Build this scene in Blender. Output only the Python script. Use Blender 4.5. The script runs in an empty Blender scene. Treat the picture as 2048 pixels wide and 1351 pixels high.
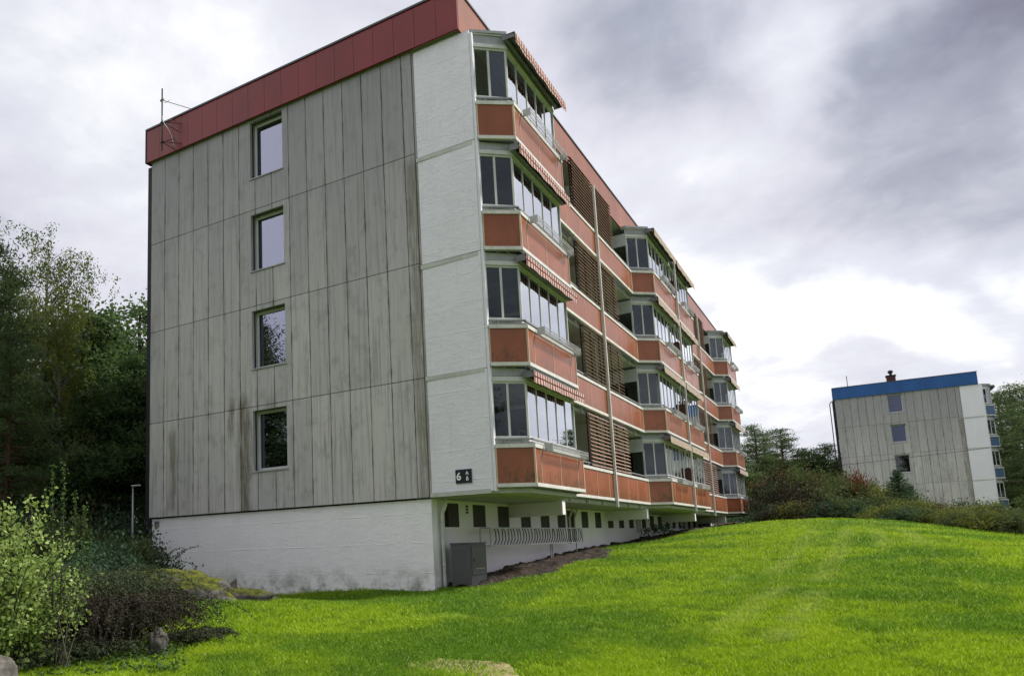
import bpy, math, random
import numpy as np
from mathutils import Vector, Matrix
S = bpy.context.scene
COL = S.collection
R = math.radians
rng = np.random.default_rng(7)
random.seed(7)

# ------------------------------------------------------------------ camera
cam = bpy.data.objects.new('camera', bpy.data.cameras.new('camera'))
COL.objects.link(cam)
S.camera = cam
yaw, pitch, roll = -0.55389, 0.13985, -0.03616
fw = Vector((math.sin(yaw)*math.cos(pitch), math.cos(yaw)*math.cos(pitch), math.sin(pitch)))
r0 = Vector((math.cos(yaw), -math.sin(yaw), 0)); u0 = r0.cross(fw)
rt = math.cos(roll)*r0 + math.sin(roll)*u0
up = -math.sin(roll)*r0 + math.cos(roll)*u0
M = Matrix((rt, up, -fw)).transposed().to_4x4()
M.translation = Vector((17.86984, -15.2351, -1.08483))
cam.matrix_world = M
cam.data.sensor_width = 36
cam.data.lens = 1515.31865/2048*36
cam.data.shift_x = (1024-780.802)/2048
cam.data.shift_y = (879.15-675.5)/2048
cam.data.clip_end = 3000

# ------------------------------------------------------------------ sky and sun
SUN_EL, SUN_AZ = R(47), R(53)            # azimuth measured from +Y towards +X
S.view_settings.view_transform = 'Standard'
S.view_settings.look = 'None'
S.view_settings.gamma = 1
S.view_settings.exposure = 0.12
sd = bpy.data.lights.new('sun', 'SUN'); sd.energy = 5.0; sd.angle = R(10); sd.color = (1, .95, .87)
sun = bpy.data.objects.new('sun', sd); COL.objects.link(sun)
sdir = Vector((math.sin(SUN_AZ)*math.cos(SUN_EL), math.cos(SUN_AZ)*math.cos(SUN_EL), math.sin(SUN_EL)))
sun.rotation_euler = sdir.to_track_quat('Z', 'Y').to_euler()

W = bpy.data.worlds.new('World'); S.world = W; W.use_nodes = True

class NT:
    def __init__(s, tree): s.t = tree; s.n = tree.nodes; s.l = tree.links
    def node(s, typ, **kw):
        n = s.n.new(typ)
        for k, v in kw.items():
            if k == 'inp':
                for a, b in v.items():
                    if isinstance(b, bpy.types.NodeSocket): s.l.new(b, n.inputs[a])
                    else: n.inputs[a].default_value = b
            else: setattr(n, k, v)
        return n
    def math(s, op, a, b=None, c=None, clamp=False):
        n = s.n.new('ShaderNodeMath'); n.operation = op; n.use_clamp = clamp
        for i, v in enumerate((a, b, c)):
            if v is None: continue
            if isinstance(v, bpy.types.NodeSocket): s.l.new(v, n.inputs[i])
            else: n.inputs[i].default_value = v
        return n.outputs[0]
    def vmath(s, op, a, b=None):
        n = s.n.new('ShaderNodeVectorMath'); n.operation = op
        for i, v in enumerate((a, b)):
            if v is None: continue
            if isinstance(v, bpy.types.NodeSocket): s.l.new(v, n.inputs[i])
            else: n.inputs[i].default_value = v
        return n
    def mix(s, f, a, b, mode='MIX'):
        n = s.n.new('ShaderNodeMix'); n.data_type = 'RGBA'; n.blend_type = mode
        for k, v in ((0, f), (6, a), (7, b)):
            if isinstance(v, bpy.types.NodeSocket): s.l.new(v, n.inputs[k])
            else: n.inputs[k].default_value = v if k == 0 else (tuple(v)+(1,))[:4]
        return n.outputs[2]
    def noise(s, vec, scale, detail=4, rough=.55, dist=0):
        n = s.node('ShaderNodeTexNoise', inp={'Scale': scale, 'Detail': detail, 'Roughness': rough, 'Distortion': dist})
        if vec is not None: s.l.new(vec, n.inputs['Vector'])
        return n.outputs['Fac']
    def ramp(s, f, stops):
        n = s.n.new('ShaderNodeValToRGB'); s.l.new(f, n.inputs[0])
        e = n.color_ramp.elements
        while len(e) < len(stops): e.new(.5)
        for el, (p, c) in zip(e, stops):
            el.position = p; el.color = (tuple(c)+(1,))[:4] if not isinstance(c, (int, float)) else (c, c, c, 1)
        return n.outputs[0]
    def step(s, v, a, b):
        n = s.node('ShaderNodeMapRange', interpolation_type='SMOOTHSTEP', inp={'Value': v, 'From Min': a, 'From Max': b})
        return n.outputs[0]

w = NT(W.node_tree); w.n.clear()
tc = w.node('ShaderNodeTexCoord').outputs['Generated']
sky = w.node('ShaderNodeTexSky', sky_type='NISHITA', sun_disc=False, sun_elevation=SUN_EL, sun_rotation=SUN_AZ)
bg1 = w.node('ShaderNodeBackground', inp={'Color': sky.outputs[0], 'Strength': .1})
sep = w.node('ShaderNodeSeparateXYZ', inp={0: tc})
zc = w.math('MAXIMUM', sep.outputs[2], 0.0)
den = w.math('ADD', zc, .22)
cx = w.math('DIVIDE', sep.outputs[0], den); cy = w.math('DIVIDE', sep.outputs[1], den)
cv = w.node('ShaderNodeCombineXYZ', inp={0: cx, 1: cy, 2: 1.7}).outputs[0]
big = w.noise(cv, .9, 5, .5, .25)
med = w.noise(cv, 2.3, 6, .55, .3)
fin = w.noise(cv, 6.5, 7, .62, .3)
den_ = w.math('ADD', w.math('MULTIPLY', big, .5), w.math('ADD', w.math('MULTIPLY', med, .34), w.math('MULTIPLY', fin, .16)))
wob = w.noise(tc, 5.0, 5, .55)
wobv = w.node('ShaderNodeTexNoise', inp={'Scale': 4.0, 'Detail': 5, 'Vector': tc})
warp = w.vmath('SCALE', w.vmath('SUBTRACT', wobv.outputs['Color'], (.5, .5, .5)).outputs[0]); warp.inputs['Scale'].default_value = .30
dirw = w.vmath('ADD', tc, warp.outputs[0]).outputs[0]
def blob(az, el, rx, rz, amt, acc):
    # elongated cloud mass round a compass direction of the sky
    a, e = R(az), R(el)
    c = (math.sin(a)*math.cos(e), math.cos(a)*math.cos(e), math.sin(e))
    d = w.vmath('SUBTRACT', dirw, c)
    m = w.vmath('MULTIPLY', d.outputs[0], (1/rx, 1/rx, 1/rz))
    ln = w.vmath('LENGTH', m.outputs[0]).outputs['Value']
    f = w.step(ln, 1.0, .15)
    return w.math('ADD', acc, w.math('MULTIPLY', f, amt))
acc = w.math('MULTIPLY', w.math('SUBTRACT', den_, .5), 1.7)
for b in [(5, 19.5, .30, .09, -.20), (9, 27, .26, .15, -.38), (-3, 27, .07, .09, .10), (-8, 32, .16, .12, -.22), (12, 29, .12, .07, -.18), (0, 30, .09, .09, .30), (-2, 12, .22, .05, .32), (10, 15, .10, .05, .20),
          (3, 7.5, .12, .03, -.12), (-38, 30, .4, .25, .06), (-58, 22, .2, .12, -.05), (-18, 20, .14, .2, .08), (62, 40, .7, .5, .35), (-45, 24, .12, .08, .10),
          (125, 30, .75, .9, -.40), (222, 38, 1.0, .85, .75), (-56, 18, .12, .12, -.06), (-40, 33, .3, .12, .08)]:  # first two, out of view: added to shade the chamfers and light the gable
    acc = blob(*b, acc)
val = w.math('ADD', acc, .735)
ccol = w.ramp(val, [(0, (.16, .16, .22)), (.25, (.27, .28, .36)), (.45, (.43, .45, .535)), (.62, (.64, .645, .73)), (.8, (.79, .80, .87)), (1, (1.12, 1.12, 1.12))])
bg2 = w.node('ShaderNodeBackground', inp={'Color': ccol, 'Strength': 1.0})
gap = w.step(w.noise(cv, 1.4, 4, .5), .50, .36)
gapf = w.math('MULTIPLY', gap, .10)
mixs = w.node('ShaderNodeMixShader', inp={0: gapf, 1: bg2.outputs[0], 2: bg1.outputs[0]})
w.node('ShaderNodeOutputWorld', inp={0: mixs.outputs[0]})

# ------------------------------------------------------------------ helpers
def tag(o, label=None, cat=None, group=None, kind=None):
    if label: o['label'] = label
    if cat: o['category'] = cat
    if group: o['group'] = group
    if kind: o['kind'] = kind
    return o
def link(name, data, parent=None, loc=None):
    o = bpy.data.objects.new(name, data); COL.objects.link(o)
    if parent: o.parent = parent
    if loc is not None: o.location = loc
    return o
def empty(name, loc=(0, 0, 0), rz=0, sc=1):
    o = link(name, None, loc=loc); o.rotation_euler.z = rz; o.scale = (sc,)*3; o.empty_display_size = .3
    return o

class MB:
    """collects shapes of ONE object"""
    def __init__(s): s.v = []; s.f = []; s.mi = []; s.cur = 0
    def add(s, vs, fs):
        b = len(s.v); s.v += [tuple(v) for v in vs]; s.f += [tuple(i+b for i in f) for f in fs]; s.mi += [s.cur]*len(fs); return s
    def box(s, x0, x1, y0, y1, z0, z1):
        return s.add([(x0,y0,z0),(x1,y0,z0),(x1,y1,z0),(x0,y1,z0),(x0,y0,z1),(x1,y0,z1),(x1,y1,z1),(x0,y1,z1)],
                     [(0,3,2,1),(4,5,6,7),(0,1,5,4),(1,2,6,5),(2,3,7,6),(3,0,4,7)])
    def prism(s, poly, z0, z1):
        n = len(poly)
        a = sum(poly[i][0]*poly[(i+1)%n][1]-poly[(i+1)%n][0]*poly[i][1] for i in range(n))
        if a < 0: poly = poly[::-1]
        return s.add([(x,y,z0) for x,y in poly]+[(x,y,z1) for x,y in poly],
                     [tuple(range(n))[::-1], tuple(range(n,2*n))]+[(i,(i+1)%n,n+(i+1)%n,n+i) for i in range(n)])
    def bar(s, a, b, out0, out1, z0, z1):
        """upright slab from plan point a to b, spanning out0..out1 along its outward normal"""
        a, b = Vector(a), Vector(b); d = (b-a).normalized(); n = Vector((d.y, -d.x))
        p = [a+n*out0, b+n*out0, b+n*out1, a+n*out1]
        return s.prism([(q.x, q.y) for q in p], z0, z1)
    def tube(s, pts, rad, n=6):
        pts = [Vector(p) for p in pts]
        if not hasattr(rad, '__len__'): rad = [rad]*len(pts)
        vs = []; ref = None
        for i, p in enumerate(pts):
            d = (pts[min(i+1, len(pts)-1)]-pts[max(i-1, 0)]).normalized()
            if ref is None: ref = d.orthogonal().normalized()
            a = (ref-d*ref.dot(d)).normalized(); b = d.cross(a); ref = a
            for k in range(n):
                t = 2*math.pi*k/n; vs.append(p+(a*math.cos(t)+b*math.sin(t))*rad[i])
        fs = [(i*n+k, i*n+(k+1)%n, (i+1)*n+(k+1)%n, (i+1)*n+k) for i in range(len(pts)-1) for k in range(n)]
        fs += [tuple(range(n))[::-1], tuple(range((len(pts)-1)*n, len(pts)*n))]
        return s.add(vs, fs)
    def mesh(s, name, mat, smooth=False):
        me = bpy.data.meshes.new(name); me.from_pydata(s.v, [], s.f)
        if isinstance(mat, (list, tuple)):
            for q in mat: me.materials.append(q)
            me.polygons.foreach_set('material_index', s.mi)
        elif mat: me.materials.append(mat)
        if smooth: me.polygons.foreach_set('use_smooth', [True]*len(me.polygons))
        return me
    def build(s, name, mat, parent=None, smooth=False, bevel=0):
        o = link(name, s.mesh(name, mat, smooth), parent)
        if bevel:
            b = o.modifiers.new('bevel', 'BEVEL'); b.width = bevel; b.segments = 1; b.limit_method = 'ANGLE'
        return o

def np_mesh(name, V, F, mat, rnd=None):
    """V (n,3), F (m,k) arrays; rnd = one value per vertex"""
    me = bpy.data.meshes.new(name)
    k = F.shape[1]
    me.vertices.add(len(V)); me.vertices.foreach_set('co', np.ascontiguousarray(V, dtype=np.float32).ravel())
    me.loops.add(F.size); me.loops.foreach_set('vertex_index', F.astype(np.int32).ravel())
    me.polygons.add(len(F)); me.polygons.foreach_set('loop_start', np.arange(0, F.size, k, dtype=np.int32))
    if rnd is not None:
        at = me.attributes.new('rnd', 'FLOAT', 'POINT'); at.data.foreach_set('value', rnd.astype(np.float32))
    me.materials.append(mat); me.update(calc_edges=True); me.validate()
    return me

# ------------------------------------------------------------------ materials
def new_mat(name):
    m = bpy.data.materials.new(name); m.use_nodes = True
    t = NT(m.node_tree); t.n.clear()
    return m, t
def finish(t, col, rough=.7, bump=None, bstr=.3, bdist=.02, metal=0, spec=.3):
    b = t.node('ShaderNodeBsdfPrincipled', inp={'Base Color': col if isinstance(col, bpy.types.NodeSocket) else (tuple(col)+(1,))[:4], 'Roughness': rough, 'Metallic': metal, 'Specular IOR Level': spec})
    if bump is not None:
        bn = t.node('ShaderNodeBump', inp={'Strength': bstr, 'Distance': bdist, 'Height': bump}); t.l.new(bn.outputs[0], b.inputs['Normal'])
    t.node('ShaderNodeOutputMaterial', inp={0: b.outputs[0]})
def objco(t): return t.node('ShaderNodeTexCoord').outputs['Object']
def mapped(t, v, sc, loc=(0, 0, 0)):
    return t.node('ShaderNodeMapping', inp={0: v, 1: loc, 3: sc}).outputs[0]

def m_plain(name, col, rough=.6, var=.15, scale=3, metal=0, spec=.3, dirt=0, dcol=(.05,.05,.03)):
    m, t = new_mat(name); o = objco(t)
    n = t.noise(o, scale, 5, .6)
    c = t.mix(t.step(n, .3, .7), tuple(x*(1-var) for x in col), tuple(min(1, x*(1+var)) for x in col))
    if dirt:
        n2 = t.noise(mapped(t, o, (1, 1, .35)), 6, 6, .7)
        c = t.mix(t.math('MULTIPLY', t.step(n2, .52, .75), dirt), c, dcol)
    finish(t, c, rough, t.noise(o, 40, 3), .08, .01, metal, spec); return m

def m_concrete():
    m, t = new_mat('weathered_concrete_panels'); o = objco(t)
    sx = t.node('ShaderNodeSeparateXYZ', inp={0: o}); X, Z = sx.outputs[0], sx.outputs[2]
    # each 0.61 m plank has its own tone
    cell = t.math('FLOOR', t.math('DIVIDE', X, .61)); zr = t.math('FLOOR', t.math('DIVIDE', Z, 2.8))
    wn = t.node('ShaderNodeTexWhiteNoise', noise_dimensions='2D', inp={0: t.node('ShaderNodeCombineXYZ', inp={0: cell, 1: zr}).outputs[0]}).outputs[0]
    base = t.mix(wn, (.46, .445, .465), (.57, .545, .56))
    streak = t.noise(mapped(t, o, (7, 7, .28)), 1.6, 6, .6)
    base = t.mix(t.math('MULTIPLY', t.step(streak, .46, .70), .62), base, (.25, .235, .22))
    streak2 = t.noise(mapped(t, o, (16, 16, .35), (3, 1, 7)), 1.5, 6, .65)
    base = t.mix(t.math('MULTIPLY', t.step(streak2, .58, .70), .55), base, (.10, .092, .072))
    blot = t.noise(mapped(t, o, (1, 1, .8)), 2.2, 7, .65)
    base = t.mix(t.math('MULTIPLY', t.step(blot, .50, .66), .32), base, (.20, .195, .185))
    light = t.noise(mapped(t, o, (1.2, 1, .5), (9, 2, 4)), 1.1, 4, .5)
    base = t.mix(t.math('MULTIPLY', t.step(light, .52, .7), .3), base, (.56, .54, .50))
    # painted darker with height, standing in for weaker ground bounce up there
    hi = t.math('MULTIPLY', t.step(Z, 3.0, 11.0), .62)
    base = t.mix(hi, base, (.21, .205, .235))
    # black grime along the plank joints
    fr = t.math('FRACT', t.math('DIVIDE', X, .61)); edge = t.math('ABSOLUTE', t.math('SUBTRACT', fr, .5))
    eg = t.math('MULTIPLY', t.step(edge, .42, .5), t.step(t.noise(mapped(t, o, (3, 3, .6)), 2.5, 5, .6), .42, .66))
    base = t.mix(t.math('MULTIPLY', eg, .75), base, (.07, .065, .05))
    # algae runs below the window column and near the back corner
    wob = t.math('MULTIPLY', t.math('SUBTRACT', t.noise(mapped(t, o, (1, 1, .4)), 3, 4), .5), .35)
    fine = t.noise(mapped(t, o, (22, 22, .9)), 1.5, 6, .7)
    def run(x0, wd, z0, z1, amt, base):
        dx = t.math('ABSOLUTE', t.math('SUBTRACT', t.math('ADD', X, wob), x0))
        f = t.step(dx, wd, wd*.25)
        f = t.math('MULTIPLY', f, t.math('MULTIPLY', t.step(Z, z1, z1-.5), t.step(Z, z0-.6, z0+.3)))
        f = t.math('MULTIPLY', t.math('MULTIPLY', f, t.step(fine, .30, .56)), amt)
        return t.mix(f, base, (.075, .062, .022))
    base = run(3.78, .34, -.5, 3.3, .75, base); base = run(1.0, .24, .3, 2.75, .6, base)
    base = run(3.3, .18, 2.2, 3.3, .7, base); base = run(4.75, .35, 2.72, 3.2, .5, base)
    base = run(9.35, .25, -1, 8.5, .55, base)
    finish(t, base, .9, t.noise(mapped(t, o, (1, 1, .4)), 30, 6, .7), .35, .012, spec=.15); return m

def m_plaster(name, col, dirt=.5, flat=False):
    m, t = new_mat(name); o = objco(t)
    sx = t.node('ShaderNodeSeparateXYZ', inp={0: o}); Z = sx.outputs[2]
    n = t.noise(mapped(t, o, (1, 1, .6)), 1.3, 5, .6)
    c = t.mix(t.step(n, .35, .7), tuple(x*.96 for x in col), col)
    d = t.noise(o, 2.6, 8, .72)
    low = t.step(Z, -1.35, -2.15)
    f = t.math('MULTIPLY', t.math('MULTIPLY', low, t.step(d, .40, .66)), dirt)
    c = t.mix(f, c, (.13, .13, .085))
    spk = t.noise(mapped(t, o, (1, 1, .7)), 14, 8, .8)
    c = t.mix(t.math('MULTIPLY', t.step(spk, .62, .76), .22), c, (.22, .23, .24))
    drip = t.noise(mapped(t, o, (9, 9, .5)), 1.3, 5, .6)
    c = t.mix(t.math('MULTIPLY', t.step(drip, .58, .8), .22), c, (.33, .34, .31))
    b1 = t.noise(mapped(t, o, (1, 1, 2.0)), 4.2, 9, .75, .6)
    b2 = t.noise(o, 26, 6, .7)
    h = t.math('ADD', t.math('MULTIPLY', t.step(b1, .47, .60), .55), t.math('MULTIPLY', b2, .65))
    # shuttering ridges left in the plaster
    zz = t.math('ADD', Z, t.math('MULTIPLY', t.math('SUBTRACT', t.noise(o, 1.5, 4), .5), .07))
    rg = t.step(t.math('ABSOLUTE', t.math('SUBTRACT', t.math('FRACT', t.math('DIVIDE', zz, .68)), .5)), .035, .0)
    h = t.math('ADD', h, t.math('MULTIPLY', t.math('MULTIPLY', rg, t.step(t.noise(o, 3, 3), .4, .6)), .8))
    finish(t, c, .85, h, (.42 if not flat else .15), .028, spec=.2); return m

def m_panel(name, col, stain=(.06, .05, .02), amt=.8, gloss=.8):
    m, t = new_mat(name); g = t.node('ShaderNodeNewGeometry').outputs['Position']; o = objco(t)
    n = t.noise(mapped(t, o, (1, 1, .6)), .9, 5, .6)
    c = t.mix(t.step(n, .3, .7), tuple(x*.84 for x in col), tuple(x*1.1 for x in col))
    st = t.noise(mapped(t, o, (9, 9, .9)), 1.2, 6, .65)
    c = t.mix(t.math('MULTIPLY', t.step(st, .55, .78), .3), c, tuple(x*.45 for x in col))
    Z = t.node('ShaderNodeSeparateXYZ', inp={0: o}).outputs[2]
    zf = t.math('MULTIPLY', t.math('FRACT', t.math('DIVIDE', t.math('ADD', Z, 27.2-.2), 2.72)), 2.72)
    blot = t.noise(mapped(t, o, (5, 5, 2.2)), 1.1, 8, .75)
    top = t.math('ADD', .02, t.math('MULTIPLY', t.step(blot, .38, .72), .62))
    alg = t.math('MULTIPLY', t.step(t.math('SUBTRACT', zf, top), .12, -.12), t.step(t.noise(o, 9, 6, .75), .38, .6))
    lowf = t.ramp(t.math('DIVIDE', Z, 12), [(0, 1), (.12, .9), (.3, .55), (.6, .25), (1, .12)])
    c = t.mix(t.math('MULTIPLY', t.math('MULTIPLY', alg, lowf), amt), c, stain)
    finish(t, c, .30, t.noise(o, 60, 3), .04, .004, spec=gloss); return m

def m_glass(name, base=.1, gain=.9, power=3, tint=(.93, .95, 1)):
    m, t = new_mat(name)
    f = t.node('ShaderNodeLayerWeight', inp={0: .5}).outputs['Facing']
    fac = t.math('ADD', t.math('MULTIPLY', t.math('POWER', f, power), gain), base, clamp=True)
    o = objco(t)
    bn = t.node('ShaderNodeBump', inp={'Strength': .04, 'Distance': .02, 'Height': t.noise(o, 1.3, 2)})
    gl = t.node('ShaderNodeBsdfGlossy', inp={'Color': tint+(1,), 'Roughness': .01, 'Normal': bn.outputs[0]})
    tr = t.node('ShaderNodeBsdfTransparent', inp={'Color': (.62, .66, .66, 1)})
    mx = t.node('ShaderNodeMixShader', inp={0: fac, 1: tr.outputs[0], 2: gl.outputs[0]})
    t.node('ShaderNodeOutputMaterial', inp={0: mx.outputs[0]}); return m

def m_leaf(name, c1, c2, c3=None, trans=.3, rough=.55):
    m, t = new_mat(name)
    at = t.node('ShaderNodeAttribute', attribute_name='rnd').outputs['Fac']
    stops = [(0, c1), (.6, c2)] + ([(1, c3)] if c3 else [(1, c2)])
    col = t.ramp(at, stops)
    b = t.node('ShaderNodeBsdfPrincipled', inp={'Base Color': col, 'Roughness': max(rough, .7), 'Specular IOR Level': .06})
    tl = t.node('ShaderNodeBsdfTranslucent', inp={'Color': t.mix(.5, col, t.mix(1, col, (1.5, 1.6, .6), 'MULTIPLY'))})
    mx = t.node('ShaderNodeMixShader', inp={0: trans, 1: b.outputs[0], 2: tl.outputs[0]})
    t.node('ShaderNodeOutputMaterial', inp={0: mx.outputs[0]}); return m

def m_bark(name, c1, c2):
    m, t = new_mat(name); o = objco(t)
    n = t.noise(mapped(t, o, (1, 1, .3)), 12, 6, .7)
    finish(t, t.mix(t.step(n, .35, .65), c1, c2), .9, n, .5, .03); return m

def m_check(name, mode):
    m, t = new_mat(name); o = objco(t)
    s = t.node('ShaderNodeSeparateXYZ', inp={0: o}); Y, Z = s.outputs[1], s.outputs[2]
    if mode == 'check':
        fy = t.math('GREATER_THAN', t.math('FRACT', t.math('DIVIDE', Y, .16)), .52)
        c = t.mix(fy, (.52, .44, .41), (.24, .045, .04))
        fz = t.math('LESS_THAN', t.math('ABSOLUTE', t.math('SUBTRACT', t.math('FRACT', t.math('DIVIDE', t.math('ADD', Z, 27.2-2.40), 2.72)), .0625)), .007)
        c = t.mix(fz, c, (.10, .03, .03))
    else:
        fy = t.math('GREATER_THAN', t.math('FRACT', t.math('DIVIDE', Y, .11)), .55)
        c = t.mix(fy, (.50, .44, .37), (.24, .15, .11))
    n = t.noise(o, 5, 5, .7)
    c = t.mix(t.math('MULTIPLY', t.step(n, .52, .72), .4), c, (.16, .15, .06))
    finish(t, c, .85, spec=.1); return m

MT = {}
MT['concrete'] = m_concrete()
MT['white_plaster'] = m_plaster('white_rough_plaster', (.80, .785, .88))
MT['base_plaster'] = m_plaster('white_base_plaster', (.93, .90, .96), .8)
MT['white_wall'] = m_plaster('white_painted_wall', (.80, .76, .80), .3, True)
MT['joint'] = m_plain('joint_sealant', (.035, .034, .03), .9)
MT['cap'] = m_plain('dark_metal_capping', (.035, .04, .06), .45, spec=.5)
MT['rail'] = m_plain('galvanised_rail', (.60, .59, .57), .5, .1, 4, 0, .4, .35, (.16, .15, .11))
MT['frame'] = m_plain('pale_aluminium_frame', (.55, .56, .56), .45, .08, 4, 0, .4, .2, (.2, .2, .17))
MT['box'] = m_plain('grey_blind_box', (.33, .34, .37), .5, .1, 3, 0, .4, .3)
MT['handrail'] = m_plain('grey_handrail', (.28, .29, .30), .4, .1, 3, .3, .5)
MT['slab'] = m_plain('painted_slab_edge', (.50, .50, .49), .7, .12, 2, 0, .3, .4, (.16, .16, .12))
MT['soffit'] = m_plain('painted_soffit', (.40, .41, .38), .85, .08, 1.5)
MT['dark'] = m_plain('dark_facade', (.018, .018, .026), .7)
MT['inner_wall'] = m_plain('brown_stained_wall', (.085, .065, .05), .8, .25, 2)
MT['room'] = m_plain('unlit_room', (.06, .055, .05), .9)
MT['louvre'] = m_plain('lit_red_slats', (.36, .225, .18), .65, .15, 3, 0, .2, .3, (.12, .07, .05))  # outer slat faces, sunlight put into the paler colour
MT['louvre_back'] = m_plain('shaded_red_slats', (.07, .035, .028), .7)  # undersides of the same slats, their shade painted dark
MT['glass'] = m_glass('balcony_glass', .04, 1.6, 2.2)
MT['glass2'] = m_glass('gable_window_glass', .26, .45, 1.6, (.62, .63, .84))
MT['glass3'] = m_glass('basement_glass', .05, .4, 3)
MT['cable'] = m_plain('white_cable', (.7, .7, .68), .6)
MT['black_metal'] = m_plain('black_metal', (.02, .02, .02), .5)
MT['pipe'] = m_plain('painted_downpipe', (.55, .55, .52), .5, .1, 5, 0, .4, .3)
MT['screen'] = m_plain('dark_red_partition', (.06, .018, .014), .6)
MT['curtain'] = m_plain('grey_curtain', (.48, .49, .47), .9, .3, 9)
MT['wire'] = m_plain('galvanised_wire', (.40, .41, .42), .5, .15, 8, .2, .5)
MT['awning_arm'] = m_plain('awning_box', (.16, .165, .18), .5, .2, 4)

# ------------------------------------------------------------------ terrain
CP = [(17.9,-15.2,-2.72),(19,-6,-2.52),(14.2,-7,-2.63),(10.5,-10.2,-2.42),(8,-8,-2.25),(0,-.6,-1.65),(2.2,-.9,-1.85),(4.3,0,-2.17),(7,0,-2.10),(9.45,0,-2.08),
      (9.45,1.2,-1.95),(9.45,4,-1.80),(9.45,7,-1.64),(9.45,10,-1.50),(9.45,16,-1.30),(9.45,24,-1.0),(9.45,38,-.55),
      (11.3,1.0,-1.98),(11.4,4,-1.75),(11.2,9.5,-1.50),(12,15,-1.20),(13.6,14.5,-1.16),(13.2,24.5,-.62),(12,34,-.62),(16.5,22,-.60),(18.1,21,-.76),(20.6,19.5,-1.22),(22.5,19,-1.58),
      (16.2,-1.3,-2.22),(16,5,-1.82),(20,-1,-2.2),(20.4,4.6,-1.72),(21.5,12,-1.62),(17.4,12,-1.18),(15.5,12,-1.25),(25,0,-2.1),(26,15,-1.9),(28,-15,-2.8),(30,30,-2.0),(45,20,-2.3),
      (12,-2.5,-2.28),(14,1,-2.06),(7,-3,-2.32),(4,-5,-2.2),(0,-4,-1.9),(-4,-2,-1.9),(-5,3,-1.9),(4,-12,-2.4),(-8,-8,-2.4),(-15,5,-2.2),(-20,20,-2.0),
      (12,42,-.2),(16,37,-.35),(14.5,41,.15),(19,33,-.7),(23,27,-1.5),(24,34,-1.7),(19,40,-.9),(16.5,66,-2.0),(30,60,-2.2),(5,50,-1.0),(-3,60,-1.5),
      (60,60,-2.5),(60,-40,-3),(0,-60,-3),(-60,0,-2.5),(-60,80,-2),(0,120,-2),(80,140,-2.5),(-4,20,-1.7),(-4,38,-1.2),(5,20,-1.5),(5,34,-1.0)]
def at(px, py_, dist):
    """ground point seen at image column px (2048 wide) at a given distance"""
    D = fw+rt*((px-780.802)/1515.319)-up*((py_-879.15)/1515.319); h = math.hypot(D.x, D.y)
    return (17.86984+D.x/h*dist, -15.2351+D.y/h*dist, -1.08483+D.z/h*dist)
CP += [at(330, 1180, 15.0), at(425, 1198, 14.7), at(250, 1215, 13.8), at(520, 1200, 15.0), at(420, 1250, 12.6)]
_P = np.array(CP, float)
def _phi(r): return r
_n = len(_P)
_A = np.zeros((_n+1, _n+1)); _D = np.hypot(_P[:, None, 0]-_P[None, :, 0], _P[:, None, 1]-_P[None, :, 1])
_A[:_n, :_n] = np.sqrt(_D**2+1.2**2); _A[_n, :_n] = 1; _A[:_n, _n] = 1
_w = np.linalg.solve(_A-np.diag(np.append(np.full(_n, .0), 0)), np.append(_P[:, 2], 0))
def _vn(x, y, s, seed):
    # smooth value noise
    g = np.random.default_rng(seed).random((64, 64))
    u = x/s; v = y/s; i = np.floor(u).astype(int); j = np.floor(v).astype(int); a = u-i; b = v-j
    a = a*a*(3-2*a); b = b*b*(3-2*b)
    G = lambda p, q: g[p % 64, q % 64]
    return (G(i,j)*(1-a)+G(i+1,j)*a)*(1-b)+(G(i,j+1)*(1-a)+G(i+1,j+1)*a)*b
def ground(x, y, bumps=True):
    x = np.atleast_1d(np.asarray(x, float)); y = np.atleast_1d(np.asarray(y, float)); sh = x.shape
    x = x.ravel(); y = y.ravel(); out = np.empty(len(x))
    for k in range(0, len(x), 20000):
        xs, ys = x[k:k+20000], y[k:k+20000]
        d = np.sqrt((xs[:, None]-_P[None, :, 0])**2+(ys[:, None]-_P[None, :, 1])**2+1.44)
        out[k:k+20000] = d@_w[:_n]+_w[_n]
    if bumps: out += (_vn(x, y, 2.3, 1)-.5)*.07+(_vn(x, y, .7, 2)-.5)*.035+(_vn(x, y, .25, 3)-.5)*.015
    return out.reshape(sh)
def gz(x, y): return float(ground(x, y)[0])

def m_ground():
    m, t = new_mat('lawn_ground'); o = objco(t)
    n = t.noise(o, .45, 5, .6); n2 = t.noise(o, 3.0, 6, .65)
    c = t.mix(t.step(n, .35, .65), (.07, .13, .012), (.13, .20, .014))
    c = t.mix(t.math('MULTIPLY', t.step(n2, .45, .7), .6), c, (.035, .06, .012))
    finish(t, c, .95, t.noise(o, 30, 6, .7), .6, .03, spec=.1); return m
def axis(lo, hi, fine0, fine1, fs, g=1.18):
    a = list(np.arange(fine0, fine1+1e-6, fs)); st = fs
    while a[-1] < hi: st *= g; a.append(a[-1]+st)
    st = fs
    while a[0] > lo: st *= g; a.insert(0, a[0]-st)
    return np.array(a)
gx = axis(-500, 500, -6, 27, .3); gy = axis(-400, 700, -13, 42, .3)
GX, GY = np.meshgrid(gx, gy, indexing='ij'); GZ = ground(GX, GY)
nx, ny = GX.shape
idx = np.arange(nx*ny).reshape(nx, ny)
F = np.stack([idx[:-1,:-1], idx[1:,:-1], idx[1:,1:], idx[:-1,1:]], -1).reshape(-1, 4)
me = np_mesh('ground', np.stack([GX, GY, GZ], -1).reshape(-1, 3), F, m_ground())
me.polygons.foreach_set('use_smooth', [True]*len(me.polygons))
tag(link('ground', me), kind='structure')

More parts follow.
